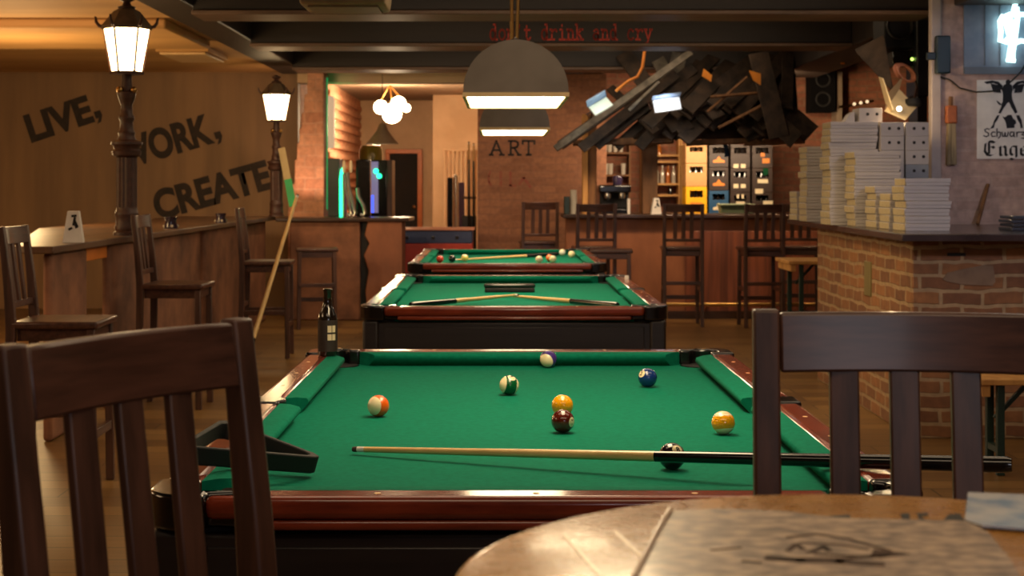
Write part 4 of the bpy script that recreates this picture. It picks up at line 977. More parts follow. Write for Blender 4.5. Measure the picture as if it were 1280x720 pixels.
for k, x in enumerate((808, 820, 838)):
    bottleat(x, 243, Ys + .08, 'glass_dark', .11, .026, 'dark small bottle on the lowest lit shelf, %s from the brown post' % ORD[k], 'dark bottles on the lowest shelf')
for r_, y in enumerate((190, 218)):
    for k, x in enumerate((750, 756, 762, 769, 776) if r_ == 0 else (750, 757, 763, 779)):
        glassat(x, y, Ys + .06, 'drinking glass on the %s board, %s from the timber post' % (('upper', 'lower')[r_], ORD[k]), 'glasses on the open shelf', (.1, .13)[r_])
# espresso machine
em = thing('coffee_machine', 'dark coffee machine on the back counter between the two bar posts', 'coffee machine', (ax(768, 17.4), 17.4, 1.07))
MB().box(-.16, .16, -.1, .2, 0, .08).build('base', M['black_gloss'], em, bevel=.01); MB().box(-.16, .16, .05, .2, .08, .32).build('body', M['black_matte'], em, bevel=.015)
MB().box(-.18, .18, -.1, .2, .26, .35).build('head', M['black_gloss'], em, bevel=.02)
for x in (-.08, .08):
    MB().lathe([(.03, 0), (.035, .03), (.03, .06), (0, .06)], (x, -.06, .2), 14).build('group_head', M['steel'], em); MB().tube([(x, -.08, .21), (x, -.2, .19)], .012, 8).build('handle', M['black_matte'], em)
MB().lathe([(.05, .35), (.06, .42), (.05, .45), (0, .46)], (.04, .08, 0), 16).build('hopper', plain('violet black plastic', srgb(46, 36, 60), .2), em)
bc = thing('back_counter', 'low back counter behind the bar carrying crates and machines', 'counter', (0, 0, 0))
MB().box(1.22, 5.0, 17.2, 18.3, .98, 1.02).build('worktop', M['wood_top'], bc, bevel=.006); MB().box(1.24, 5.0, 17.3, 18.3, 0, .98).build('cupboards', M['wood_dark_h'], bc, bevel=.006)
em.location.z = 1.02
MB_ = lambda: None
def box_item(name, label, cat, x0, x1, y0, y1, Y, d, mat, bev=.006, group=None):
    o = MB().box(ax(x0, Y) - ax((x0 + x1) / 2, Y), ax(x1, Y) - ax((x0 + x1) / 2, Y), 0, d, 0, az(y0, Y) - az(y1, Y)).build(name, mat, None, bevel=bev, loc=(ax((x0 + x1) / 2, Y), Y, az(y1, Y))); tag(o, label, cat, group); return o
# bar top items
nb = thing('napkin_box', 'dark green box with a white roll at the left end of the bar', 'box', (ax(712, 16.05), 16.05, 1.07))
MB().box(-.06, .0, -.06, .06, 0, .18).build('case', plain('dark green case', srgb(24, 40, 34), .4), nb, bevel=.006); MB().lathe([(.035, 0), (.035, .25), (0, .25)], (.04, 0, 0), 16).build('roll', plain('grey white roll', srgb(160, 154, 142), .8), nb)
tr = thing('green_tub', 'pale green tub behind the bar beside the blue crate', 'tub', (ax(920, 17.36), 17.36, 1.02))
MB().loft([[(-.17, -.1, 0), (.17, -.1, 0), (.17, .1, 0), (-.17, .1, 0)], [(-.19, -.12, .12), (.19, -.12, .12), (.19, .12, .12), (-.19, .12, .12)]]).build('tub', plain('pale green plastic', srgb(118, 130, 100), .5), tr, bevel=.01)
MB().box(-.2, .2, -.13, .13, .12, .14).build('lid', plain('pale lid', srgb(150, 156, 124), .5), tr, bevel=.006)
bw = MB().lathe([(0, 0), (.016, 0), (.018, .15), (.012, .16), (0, .16)], seg=14).build('white_bottle', M['white'], None, loc=(ax(786, 16.1), 16.1, 1.07)); tag(bw, 'slim white bottle on the bar right of the coffee machine', 'bottle')
# crates
def crate(label, x0, x1, y0, y1, Y, m, logo=None, desc='', group='drink crates behind the bar'):
    cx = ax((x0 + x1) / 2, Y); w = (ax(x1, Y) - ax(x0, Y)) / 2 - .003; h = az(y0, Y) - az(y1, Y) - .004; d = .36
    t = thing('drink_crate', label, 'crate', (cx, Y, az(y1, Y)), 0, group)
    th = .014; s0, s1 = h * .62, h * .86
    mb = MB().box(-w, w, 0, th, 0, s0).box(-w, w, 0, th, s1, h).box(-w, -w * .62, 0, th, s0, s1).box(w * .62, w, 0, th, s0, s1)
    mb.box(-w, -w + th, th, d, 0, h).box(w - th, w, th, d, 0, h).box(-w + th, w - th, d - th, d, 0, h).box(-w + th, w - th, th, d - th, 0, th)
    mb.build('body', M[m], t, bevel=.003)
    if logo: MB().prism([(-w * .6, h * .2), (w * .6, h * .2), (w * .6, h * .3), (w * .25, h * .34), (0, h * .5), (-w * .25, h * .34), (-w * .6, h * .3)], -.003, .001, 'xz').build('logo', M[logo], t)
    for k, side in ((-1, 'left'), (0, 'middle'), (1, 'right')):
        key = ('crate bottle', round(h, 3)); mk = lambda: MB().lathe([(0, 0), (.026, 0), (.026, h * .58), (.012, h * .72), (.012, h * .9), (0, h * .9)], seg=10)
        put('bottle', 'dark bottle in %s, the %s one of three' % (desc, side), 'bottle', 'bottles in the drink crates', mk, M['glass_dark'], (cx + k * w * .55, Y + .06, az(y1, Y) + th + .0015), key)
    return t
Yx = 17.9
crate('bright yellow drink crate behind the bar', 857, 884, 233, 268.5, Yx - .12, 'yellow', None, desc='the bright yellow crate')
crate('tan crate standing on the bright yellow crate', 857, 884, 204, 233, Yx - .12, 'tan_crate', desc='the lower tan crate'); crate('topmost tan crate above the bright yellow crate', 857, 884, 180, 204, Yx - .12, 'tan_crate', desc='the topmost tan crate')
crate('blue drink crate with pale logo behind the bar', 886, 911, 238, 268.5, Yx - .12, 'blue', 'pale_logo', desc='the blue crate')
crate('brown crate with orange logo standing on the blue crate', 886, 911, 209, 238, Yx - .12, 'brown_crate', 'orange_logo', desc='the lower crate with orange logo'); crate('topmost brown crate with orange logo above the blue crate', 886, 911, 180, 209, Yx - .12, 'brown_crate', 'orange_logo', desc='the topmost crate with orange logo')
for c, (x0, x1) in enumerate(((913, 938), (940, 966))):
    for r_, (y0, y1) in enumerate(((240, 268.5), (210, 240), (180, 210))):
        crate('dark crate, %s from the bottom, in the %s' % (ORD[r_], ('stack next to the blue crate stack', 'last stack towards the brick counter')[c]), x0, x1, y0, y1, Yx - .12, 'brown_crate', None, desc='the %s dark crate from below, %s stack' % (ORD[r_], ('inner', 'outer')[c]))
for k, (x, y) in enumerate(((919, 208), (928, 208), (920, 233), (929, 233), (922, 255), (930, 256), (949, 227), (957, 227), (944, 242), (950, 242))):
    o = MB().lathe([(.012, 0), (.034, .004), (.034, .02), (0, .03)], (0, 0, 0), 12, Matrix.Rotation(PI / 2, 3, 'X')).build('bottle_cap_tray', M['pale_logo'], None, loc=(ax(x, Yx - .14), Yx - .135, az(y, Yx - .14))) if False else None
for k, (x, y, m) in enumerate(((951, 194, 'orange_logo'), (958, 198, 'orange_logo'), (956, 215, 'glass_green'))): pass
def sticker(x0, x1, y0, y1, m, parent):
    Y = Yx - .124; c = parent.location
    MB().box(ax(x0, Y) - c.x, ax(x1, Y) - c.x, -.005, -.001, az(y1, Y) - c.z, az(y0, Y) - c.z).build('label_patch', M[m], parent)
cr_ = [o for o in bpy.data.objects if o.name.startswith('drink_crate')]
def cr_at(x, y):
    P = at(x, y, Yx - .12)
    return min(cr_, key=lambda o: abs(o.location.x - P.x) * 3 + abs(o.location.z + .13 - P.z))
for x0, x1, y0, y1, m in ((917, 923, 205, 210, 'pale_logo'), (926, 932, 205, 210, 'pale_logo'), (917, 923, 230, 235, 'pale_logo'), (926, 932, 230, 235, 'pale_logo'), (921, 924, 243, 248, 'pale_logo'), (927, 930, 243, 248, 'pale_logo'), (920, 931, 252, 257, 'pale_logo'), (947, 960, 224, 229, 'pale_logo'), (944, 954, 236, 242, 'pale_logo'), (951, 956, 191, 196, 'orange_logo'), (953, 962, 198, 204, 'orange_logo'), (954, 960, 210, 219, 'glass_green'), (954, 966, 251, 257, 'pale_logo'), (863, 878, 253, 258, 'orange_logo')):
    sticker(x0, x1, y0, y1, m, cr_at((x0 + x1) / 2, (y0 + y1) / 2))
# glasses hanging upside down under the canopy
hg = thing('glass_hanger', 'wooden rail with hooks for glasses under the canopy eave', 'glass rail', (0, 0, 0))
MB().box(ax(795, 16.3), ax(972, 16.3), 16.26, 16.36, az(172, 16.3), az(169.5, 16.3)).build('rail', M['timber'], hg, bevel=.003)
for k, x in enumerate((820, 839, 860, 869, 880, 889, 917, 924, 941)):
    o = glassat(x, 179.5, 16.3, 'upturned glass hanging below the canopy, %s from the brown post' % ORD[k], 'glasses hanging under the canopy', .068, .034)
# things at the eave: a blue cloth and a yellow lamp
o = MB().tube([at(905, 176, 16.6), at(908, 186, 16.6), at(909, 196, 16.6)], [.03, .022, .03], 10).build('hanging_cloth', plain('blue cloth', srgb(40, 78, 132), .8), None); tag(o, 'blue cloth hanging above the dark crates behind the bar', 'cloth')
# ------------------------------------------------------------------ pizza boxes on the brick counter
ZT = 1.115
def pbox(w, d, h):
    t = .003
    mb = MB(); mb.box(-w / 2, w / 2, 0, d, 0, h - .004)
    mb.loft([[(-w / 2 - t, -t, h * .45), (w / 2 + t, -t, h * .45), (w / 2 + t, d + t, h * .45), (-w / 2 - t, d + t, h * .45)], [(-w / 2 - t, -t, h), (w / 2 + t, -t, h), (w / 2 + t, d + t, h), (-w / 2 - t, d + t, h)]])
    return mb
pz = {}
rp = random.Random(11)
def stack(desc, x, Y, n, w=.27, d=.27, h=.0425, z=ZT, jit=.006, holes=False):
    """n boxes; x = pixel of the front's lower left corner"""
    X = ax(x, Y) + w / 2
    for k in range(n):
        key = (w, d, h)
        if key not in pz:
            o = pbox(w, d, h - .0015).build('pizza_box', M['pizza'], None, bevel=.0025); pz[key] = o
            mb = MB()
            for s in (-1,): mb.box(s * (w / 2 + .0031) - .0006, s * (w / 2 + .0031) + .0006, .004, d - .004, .003, h * .9)
            mb.build('board_edge', M['warm_edge'], o, smooth=False)
        else:
            o = pz[key].copy(); COL.objects.link(o)
            for ch in pz[key].children: c = ch.copy(); COL.objects.link(c); c.parent = o
        o.location = (X + rp.uniform(-jit, jit), Y + rp.uniform(-jit, jit), z + k * h); o.rotation_euler = (0, 0, rp.uniform(-.025, .025))
        tag(o, 'white pizza box, %s from the bottom of %s' % (ORD[k], desc), 'pizza box', 'pizza boxes on the brick counter')
stack('the front stack nearest the post', 1132, 8.75, 7, .25, .25, .0425)
stack('the stack just behind the front stack', 1113, 9.03, 5, .25, .25, .042)
stack('the short stack with a narrow front', 1095, 9.33, 6, .25, .25, .042)
stack('the broad stack beside the cartons', 1069, 9.66, 11, .28, .25, .0425)
stack('the tallest stack left of the cartons', 1038, 9.99, 15, .30, .27, .0445)
stack('the stack at the corner towards the bar', 1009, 10.9, 12, .27, .27, .044)
stack('the low stack at the far end', 996, 11.35, 5, .27, .27, .042)
# small cartons with two round holes
def carton(label, x0, y1, Y, m='pizza'):
    w, h, d = .15, .0905, .2
    t = thing('takeaway_carton', label, 'carton', (ax(x0, Y) + w / 2, Y, az(y1, Y)), 0, 'small cartons behind the pizza boxes')
    MB().box(-w / 2 + .001, w / 2 - .001, 0, d, 0, h - .001).build('carton_body', M[m], t, bevel=.002)
    for s in (-.2, .2): MB().lathe([(0, 0), (.0105, 0), (.0105, .004), (0, .004)], (s * w + .01, .003, h * .55), 14, Matrix.Rotation(PI / 2, 3, 'X')).build('hole', M['ink'], t)
Yk2 = 9.95
M['grey_card'] = plain('grey blue cardboard', srgb(128, 132, 140), .7)
o = MB().box(ax(1107, Yk2), ax(1107, Yk2) + .302, Yk2, Yk2 + .22, ZT, ZT + .3).build('cardboard_box', M['grey_card'], None, bevel=.003); tag(o, 'grey cardboard box carrying the small cartons, behind the front pizza stack', 'box')
for c in range(2):
    for r_ in range(4):
        zb = ZT + .3 + .0905 * r_
        carton('carton with two round holes, %s from the bottom of the column %s' % (ORD[r_], ('beside the tall stacks', 'beside the pale post')[c]), (1101, 1132)[c], CY - (zb - ZC) * F / Yk2, Yk2, 'grey_card' if (r_ == 0 and c == 1) else 'pizza')
zE = ZT + 15 * .0445
carton('single carton lying on top of the tallest pizza box stack', 1074, CY - (zE - ZC) * F / 10.05, 10.05)
o = MB().prism([(ax(1064, 10.12) , 0), (ax(1076, 10.12), 0), (ax(1076, 10.12), .068), (ax(1070, 10.12), .05)], 10.08, 10.2, 'xz').build('paper_scrap', M['pizza'], None, loc=(-.05, 0, zE)); tag(o, 'curled paper flap beside the carton on the tallest stack', 'paper')
# ------------------------------------------------------------------ poster with the dark angel
ps = thing('wall_poster', 'white poster with a black winged figure and blackletter words on the wall', 'poster', (0, 0, 0))
Yp = YR - .004
def pp(x, y): return (ax(x, Yp), az(y, Yp))
MB().prism([pp(1221, 100), pp(1322, 100), pp(1322, 198.5), pp(1221, 198.5)], Yp - .002, Yp + .001, 'xz').build('sheet', M['white'], ps, smooth=False)
def poly(mb, pts): mb.prism([pp(*p) for p in pts], Yp - .0034, Yp - .002, 'xz')
mb = MB()
K = 65 / 425.
def q(u, v): return (1215 + u * K, 95 + v * K)
def P_(l): return [q(*p) for p in l]
poly(mb, P_([(275, 40), (290, 28), (308, 32), (314, 50), (310, 66), (326, 74), (330, 110), (324, 150), (328, 190), (338, 215), (372, 296), (352, 308), (318, 252), (302, 214), (286, 222), (252, 272), (232, 308), (214, 302), (240, 246), (238, 232), (250, 210), (252, 150), (244, 112), (256, 76), (274, 66)]))
poly(mb, P_([(196, 200), (214, 208), (238, 232), (230, 242), (212, 226)]))
poly(mb, P_([(204, 322), (224, 320), (206, 360), (186, 386), (178, 424), (146, 432), (168, 400), (180, 364)]))
poly(mb, P_([(360, 322), (384, 320), (404, 358), (414, 424), (396, 428), (390, 388), (372, 360)]))
poly(mb, P_([(246, 328), (262, 336), (276, 334), (292, 318), (322, 318), (336, 350), (356, 362), (360, 388), (346, 398), (346, 424), (284, 428), (272, 372)]))
for s in (1, -1):
    X = lambda u: u if s > 0 else 580 - u
    poly(mb, P_([(X(250), 80), (X(214), 46), (X(160), 36), (X(96), 48), (X(120), 66), (X(172), 58), (X(210), 72), (X(246), 120)]))
    for k in range(5):
        a = k / 4; poly(mb, P_([(X(150 + 60 * a), 62 + 12 * a), (X(168 + 58 * a), 64 + 12 * a), (X(186 + 52 * a), 140 + 24 * a - 6 * k), (X(172 + 54 * a), 130 + 32 * a - 6 * k)]))
mb.build('winged_figure', plain('blue black print', srgb(16, 16, 24), .7), ps, smooth=False)
# words: light script above, broad-nib blackletter below
def ptM(x, y, sx, sy): return Matrix.Translation((ax(x, Yp), Yp - .002, az(y, Yp))) @ MT @ Matrix.Diagonal((sx * Yp / F, sy * Yp / F, 1, 1))
GS = {'S': [[(.5, .78), (.3, .86), (.1, .74), (.14, .55), (.42, .38), (.44, .14), (.22, 0), (0, .12)]], 'c': [[(.4, .46), (.2, .52), (.04, .3), (.14, .02), (.42, .08)]],
      'h': [[(.08, .85), (.08, 0)], [(.08, .4), (.26, .52), (.4, .4), (.38, .06), (.2, -.16)]], 'w': [[(.02, .5), (.1, .04), (.24, .04), (.3, .46)], [(.3, .46), (.34, .04), (.5, .04), (.6, .5)]],
      'a': [[(.4, .48), (.14, .5), (.04, .22), (.18, .02), (.38, .16), (.42, .5), (.42, .04), (.5, 0)]], 'r': [[(.08, .5), (.1, 0)], [(.1, .34), (.24, .5), (.4, .48)]], 'z': [[(.02, .48), (.4, .5), (.08, .22), (.38, .14), (.3, -.16), (.06, -.14)]],
      'e': [[(.06, .26), (.38, .32), (.3, .5), (.1, .44), (.04, .18), (.2, 0), (.42, .1)]]}
mb = MB(); T = ptM(1229.5, 171, 14, 12); x = 0
for ch, adv in (('S', .62), ('c', .48), ('h', .5), ('w', .68), ('a', .58), ('r', .46), ('z', .5), ('e', .5), ('r', .5)):
    mb.strokes([[(u + x, v) for u, v in ln] for ln in GS[ch]], .11, -.0014, 0, T); x += adv
mb.build('upper_word', plain('grey black print', srgb(44, 38, 42), .7), ps, smooth=False)
nb_ = (.085, .085)
GB_ = {'E': [[(.52, .86), (.3, .96), (.1, .8), (.06, .3), (.22, .04), (.46, .0), (.66, .14)], [(.3, .9), (.3, .1)], [(.3, .52), (.5, .6), (.6, .48)], [(.4, .96), (.62, .84), (.74, .94)]],
       'n': [[(.0, .52), (.1, .62), (.1, .06), (.2, 0)], [(.14, .5), (.3, .64), (.4, .52), (.4, .08), (.5, .0)]],
       'g': [[(.4, .6), (.18, .62), (.08, .46), (.08, .14), (.2, .02), (.4, .16)], [(.4, .64), (.42, -.1), (.24, -.26), (.06, -.18)]],
       'e': [[(.1, .3), (.36, .4), (.38, .52), (.26, .64), (.08, .5), (.08, .12), (.22, 0), (.42, .1)]], 'l': [[(.06, .84), (.12, .94), (.12, .08), (.24, 0)]]}
mb = MB(); T = ptM(1229.5, 194.5, 22, 19); x = 0
for ch, adv in (('E', .84), ('n', .6), ('g', .6), ('e', .54), ('l', .3)):
    mb.strokes([[(u + x, v) for u, v in ln] for ln in GB_[ch]], .1, -.0014, 0, T, nib=(.13, .10)); x += adv
mb.build('lower_word', plain('black print', srgb(14, 12, 14), .7), ps, smooth=False)
# neon figure hung in the window
ne = thing('neon_sign', 'white neon figure with cyan glow hanging in the window above the poster', 'neon sign', (0, 0, 0))
Yn = YR - .06
def nt_(pts, r): MB().tube([at(x, y, Yn) for x, y in pts], r, 10).build('neon_tube', M['neon'], ne)
nt_([(1268, -12), (1268, 0), (1270, 5)], .019)
nt_([(1270, 2), (1268, 9), (1266, 16), (1272, 17), (1271, 9)], .016)
nt_([(1254, 19), (1250, 26), (1251, 40), (1250, 51), (1256, 52), (1262, 46), (1258, 30), (1256, 20), (1262, 18)], .017)
nt_([(1262, 20), (1264, 36), (1266, 52)], .018); nt_([(1272, 20), (1270, 36), (1268, 52)], .018)
nt_([(1262, 18), (1272, 18), (1281, 18), (1288, 22)], .016); nt_([(1268, 54), (1276, 51), (1284, 52), (1292, 50)], .016); nt_([(1256, 52), (1266, 54)], .016)
nt_([(1264, 54), (1262, 66), (1261, 74)], .016); nt_([(1268, 54), (1266, 66), (1266, 74)], .016); nt_([(1258, 75), (1269, 76)], .014)
for y in (8, 40): MB().tube([at(1268, y, Yn), at(1268, y, YR - .012)], .006, 6).build('stand_off', M['steel'], ne)
mb = MB().tube([at(x, y, YR - .03) for x, y in ((1283, 78), (1276, 90), (1266, 100), (1254, 110), (1240, 114), (1220, 115), (1200, 110), (1188, 100), (1176, 96))], .005, 8)
tag(mb.build('black_cable', M['black_matte'], None), 'thin black cable looping from the neon sign across the poster to the bracket', 'cable')
# bracket, loudspeaker, coil, flood lamp between post and bar
t = thing('wall_bracket', 'dark blue green bracket clamped on the pale post', 'bracket', (ax(1174, YR), YR - .03, az(72, YR)))
MB().box(-.04, .055, -.05, .008, -.11, .14).build('plate', plain('dark teal metal', srgb(16, 40, 50), .4), t, bevel=.01); MB().box(-.1, -.04, -.04, -.01, -.02, .03).build('arm', plain('dark teal arm', srgb(14, 32, 40), .4), t, bevel=.006)
sp_ = thing('loudspeaker', 'large black loudspeaker hanging beside the pale post', 'loudspeaker', (ax(1125, 11.3), 11.3, az(60, 11.3)))
MB().box(-.115, .115, 0, .35, 0, .55).build('cabinet', M['black_matte'], sp_, bevel=.012)
MB().lathe([(.085, 0), (.09, .012), (.05, -.02), (0, -.03)], (0, -.002, .16), 24, Matrix.Rotation(PI / 2, 3, 'X')).build('cone', plain('speaker cone', srgb(34, 32, 34), .5), sp_); MB().ring((0, -.004, .16), .092, .01, 'y', 28, 8).build('surround', plain('grey ring', srgb(58, 54, 54), .4), sp_)
MB().tube([(0, .15, .55), (0, .15, 1.0)], .02, 8).build('hanger', M['iron'], sp_)
o = MB().box(ax(1146, 11.2), ax(1163, 11.2), 11.2, 11.5, az(120, 11.2), 2.99).build('steel_column', plain('dark navy steel', srgb(20, 20, 30), .4), None, bevel=.01)
MB().box(ax(1146, 11.2) + .02, ax(1163, 11.2) - .01, 11.25, 11.5, 0, az(120, 11.2)).build('column_foot', plain('dark navy steel base', srgb(20, 20, 30), .4), o); struct(o)
t = thing('amplifier', 'dark mixer box with a tiny green lamp under the loudspeaker', 'amplifier', (ax(1133, 11.3), 11.3, az(84, 11.3)))
MB().box(-.1, .09, 0, .3, 0, .12).build('case', M['black_gloss'], t, bevel=.008); MB().sphere((.04, -.004, .058), .011, 10).build('pilot_lamp', glow('pilot lamp', (.6, 1, .15, 1), 3), t)
MB().tube([(-.02, .15, .12), (-.02, .15, .135)], .02, 8).build('spacer', M['iron'], t)
o = MB(); 
for k in range(4): o.ring((rp.uniform(-.006, .006), k * .012, rp.uniform(-.006, .006)), .062 + .004 * (k % 2), .009, 'y', 26, 8)
o = o.build('cable_coil', plain('tan cable', srgb(176, 112, 84), .5), None, loc=at(1133, 91, 10.7)); o.rotation_euler = (0, R(32), R(20)); o.scale = (1.25, 1, .7); tag(o, 'coil of tan cable hanging above the flood lamp', 'cable coil')
fl = thing('flood_lamp', 'clamp flood lamp with a lit pale shade above the pizza boxes', 'lamp', at(1131, 122, 10.45))
def ql(x, y, Y=10.45): return at(x, y, Y) - fl.location
def sheet(name, pts, m, th=.008): 
    n_ = (pts[1] - pts[0]).cross(pts[2] - pts[0]).normalized() * th
    MB().hull8(pts + [p + n_ for p in pts]).build(name, m, fl, bevel=.002)
M['shade_cream'] = plain('cream enamel', srgb(230, 206, 160), .45)
sheet('shade_panel', [ql(1124, 111, 10.55), ql(1146, 134, 10.5), ql(1132, 150, 10.32), ql(1106, 138, 10.35)], M['shade_cream'])
sheet('barn_door', [ql(1098, 96, 10.5), ql(1103, 98, 10.4), ql(1116, 138, 10.3), ql(1110, 142, 10.4)], M['shade_cream'])
sheet('shade_side', [ql(1124, 111, 10.55), ql(1128, 96, 10.6), ql(1110, 116, 10.5), ql(1106, 138, 10.36)], plain('dull shade side', srgb(150, 126, 96), .5))
MB().lathe([(0, 0), (.05, 0), (.06, .02), (.05, .05), (0, .06)], ql(1141, 133, 10.5), 16).build('socket', M['black_matte'], fl)
MB().sphere(ql(1124, 136, 10.25), .017, 14).build('bulb', M['lit_spot'], fl)
MB().tube([ql(1141, 130, 10.52), ql(1146, 110, 10.7), ql(1140, 84, 11.25)], .009, 8).build('arm', M['iron'], fl)
# dark canvas hood left of the lamp
o = MB().hull8([at(1070, 66, 11.1), at(1106, 48, 10.9), at(1118, 118, 10.7), at(1098, 96, 10.75)] + [at(1070, 66, 11.1) + Vector((0, .05, .03)), at(1106, 48, 10.9) + Vector((0, .05, .03)), at(1118, 118, 10.7) + Vector((0, .05, .03)), at(1098, 96, 10.75) + Vector((0, .05, .03))]).build('dusty_tarp', noisy('dusty brown cloth', srgb(62, 48, 38), srgb(92, 74, 58), (7, 7, 7), 4, .9), None, bevel=.006); tag(o, 'dusty brown tarp hanging slanted from the beam left of the flood lamp', 'tarp')
# dark cabinet and white edge on the wall beyond
t = thing('wall_speaker', 'tall dark speaker on the brick wall beyond the canopy', 'loudspeaker', (ax(1029, 18.2), 18.2, az(140, 18.2)))
MB().box(-.15, .15, 0, .3, 0, az(77, 18.2) - az(140, 18.2)).build('cabinet', plain('black speaker cloth', srgb(14, 13, 14), .95, spec=.1), t, bevel=.012)
for z in (.15, .38): MB().ring((0, -.003, z), .08, .012, 'y', 24, 8).build('driver', plain('dark driver ring', srgb(24, 22, 22), .7), t)
MB().box(-.03, .03, .3, .4, .25, .31).build('wall_arm', M['iron'], t)
S(MB().box(ax(1046, 18.3), ax(1053, 18.3), 18.3, 18.6, 1.0, az(88, 18.3)), 'trim_2', plain('pale pipe casing', srgb(150, 132, 112), .6), bevel=.005)
M['string_glow'] = glow('warm string bulb', (1, .7, .4, 1), 1.2)
for k, x in enumerate((1068, 1076, 1084)):
    o = MB().sphere((0, 0, 0), .016, 12).build('string_bulb', M['string_glow'], None, loc=at(x, 130 - k * 1.5, 15.0)); tag(o, 'small lit bulb of the string, %s from the canopy' % ORD[k], 'light bulb', 'string of small bulbs')
o = MB().tube([at(1048, 134, 15.02), at(1068, 131, 15.02), at(1092, 126, 15.02)], .012, 8).build('bulb_rail', M['brass'], None); tag(o, 'thin brass rail carrying three small lit bulbs', 'rail')
# brush, stick, trays, slip of paper
t = thing('hanging_brush', 'brush with an orange head and pale bristles hanging beside the pale post', 'brush', (ax(1187, YR), YR - .03, az(206, YR)))
MB().loft([[(-.03, -.02, 0), (.034, -.02, 0), (.034, .02, 0), (-.03, .02, 0)], [(-.022, -.02, .27), (.026, -.02, .27), (.026, .02, .27), (-.022, .02, .27)]]).build('bristles', noisy('pale dirty bristles', srgb(96, 82, 62), srgb(164, 144, 110), (70, 70, 3), 3, .85), t)
MB().box(-.034, .038, -.024, .024, .27, .39).build('head', noisy('orange brush head', srgb(150, 80, 42), srgb(176, 98, 52), (20, 20, 20), 3, .6), t, bevel=.01)
MB().box(-.01, .012, -.012, .012, .39, .45).build('handle', M['timber'], t, bevel=.004)
o = MB().bar((ax(1222, 10.1), 10.1, ZT + .003), (ax(1237, 10.2), 10.23, az(230, 10.2)), .022, .016).build('wooden_stick', M['timber'], None, bevel=.003); tag(o, 'thin wooden stick leaning on the wall below the poster', 'stick')
t = thing('tray_stack', 'dark stack of flat trays with a bluish sheen on the brick counter', 'trays', (ax(1278, 8.9), 8.9, ZT))
for k in range(4): MB().box(-.1 + .008 * (k % 2), .2, -.12, .12, k * .022, k * .022 + .018).build('tray', plain('dark blue grey tray', srgb(60, 62, 72), .25, coat=.4), t, bevel=.004)
o = MB().box(-.05, .05, -.03, .03, 0, .03).build('white_shoe_box', M['white'], None, bevel=.004, loc=at(1010, 383, 12.6)); bpy.data.objects.remove(o)
# ------------------------------------------------------------------ light
WARM = (1, .66, .36); WARM2 = (1, .74, .48); COOL = (.96, .93, 1)
for y, p in ((1.2, 26), (4.0, 22), (6.6, 26), (9.4, 28), (12.0, 22), (14.7, 26)):      # added fill panels hidden between the beams, no fittings there
    area('ceiling light', (.6, y, 2.96), 3.6, p, WARM2, None, 1.0)
for y, p in ((3.0, 40), (6.5, 46)): area('low ceiling fill', (-4.6, y, 2.58), 1.6, p, WARM, None, 1.6)  # added fill out of view, brightens the slogan side
area('corner light', (4.6, 6.0, 2.9), 1.4, 8, WARM2, None, 1.4)
point('fill behind the half wall', (-3.9, 12.2, 1.6), 90, (1, .66, .3), .3)  # both points are added fill for the low ceiling, no lamp there
point('fill behind the half wall', (-5.2, 9.0, 1.5), 70, (1, .66, .3), .3)
spot('cool box fill', (3.0, 4.6, 2.7), (2.7, 9.6, 1.5), 165, (.80, .80, 1), 46, .2, .6)  # added spot cooling the box fronts, not light of the sign
spot('counter side spot', (.6, 8.6, 2.5), (2.3, 9.6, .4), 85, (1, .70, .32), 60, .1, .8)  # added warm spot standing in for lamp light on the counter side
spot('brick wall spot', (2.9, 16.0, 2.5), (3.3, 18.6, 2.1), 260, WARM, 110, .1, .8)  # added to brighten the brick wall, no fitting there
spot('work lamp light', at(835, 126, 14.9), at(800, 160, 15.6), 6, (.9, .95, 1), 140, .06)
spot('work lamp light', at(752, 126, 14.8), at(790, 150, 15.6), 4, (.9, 1, .9), 140, .06)
spot('slogan spot', (-4.2, 8.0, 2.4), (-4.4, 17.2, 1.4), 350, WARM, 70, .2, .8)  # added to brighten the slogan wall, no fitting there
for x in (.95, 1.7, 2.5, 3.2): spot('bar spot', (x, 15.35, 1.75), (x, 15.95, .3), 26, WARM, 100, .05, .8)
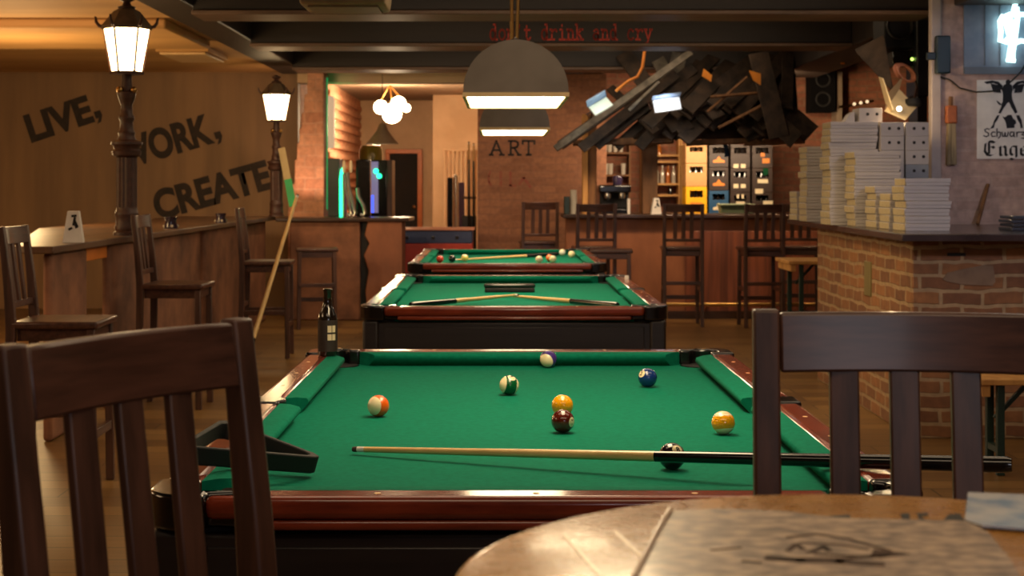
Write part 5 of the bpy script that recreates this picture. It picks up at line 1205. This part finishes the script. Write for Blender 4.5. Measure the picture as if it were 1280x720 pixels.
spot('art wall spot', (.35, 15.6, 2.5), (.35, 17.5, 1.2), 70, WARM2, 80, .1, .8)
spot('corner spot', (-1.6, 14.0, 2.5), (-1.6, 16.0, .3), 70, WARM, 80)
area('back bar strip', (2.2, 17.0, 1.84), 1.8, 30, WARM2, (2.2, 18.4, 1.3), .05)
point('back room', (ax(487, 21), 21.6, 2.2), 115, (1, .72, .44), .15)
spot('pillar uplight', (ax(388, 16.3), 16.25, 1.1), (ax(388, 16.75), 16.75, 1.9), 20, (1, .62, .42), 90)
spot('green lamp', (-1.78, 17.02, 1.7), (-1.93, 17.25, 2.62), 10, (.02, 1, .3), 50, .05)
spot('flood', at(1112, 140, 10.15), at(1090, 215, 9.2), 6, (1, .72, .40), 100, .04)
point('flood lamp glow', at(1118, 130, 10.05), 3.5, (1, .72, .4), .03)
point('neon glow', (ax(1268, YR), YR - .5, az(40, YR)), .8, (.6, .85, 1), .2)
area('cool fill behind the camera', (1.6, -2.3, 2.0), 1.6, 18, COOL, (.2, 3.0, .9), 1.2)  # added fill behind the camera, no window is built there
w = bpy.data.worlds.new('w'); SC.world = w; w.use_nodes = True
w.node_tree.nodes['Background'].inputs['Color'].default_value = (.5, .36, .25, 1); w.node_tree.nodes['Background'].inputs['Strength'].default_value = .02
# ------------------------------------------------------------------ camera
cd = bpy.data.cameras.new('camera'); cam = bpy.data.objects.new('camera', cd); COL.objects.link(cam)
cam.location = (0, 0, ZC); cam.rotation_euler = (PI / 2, 0, 0)
cd.sensor_width = 36; cd.lens = F / 1280 * 36
cd.shift_x = (640 - CX) / 1280; cd.shift_y = -(360 - CY) / 1280
cd.clip_start = .05; cd.clip_end = 60
cd.dof.use_dof = True; cd.dof.focus_distance = 3.7; cd.dof.aperture_fstop = 9
SC.camera = cam
SC.view_settings.view_transform = 'Standard'; SC.view_settings.look = 'None'; SC.view_settings.gamma = 1
SC.view_settings.use_curve_mapping = False; SC.view_settings.exposure = 0.0
SC.cycles.use_denoising = True
SC.cycles.max_bounces = 8; SC.cycles.sample_clamp_indirect = 6
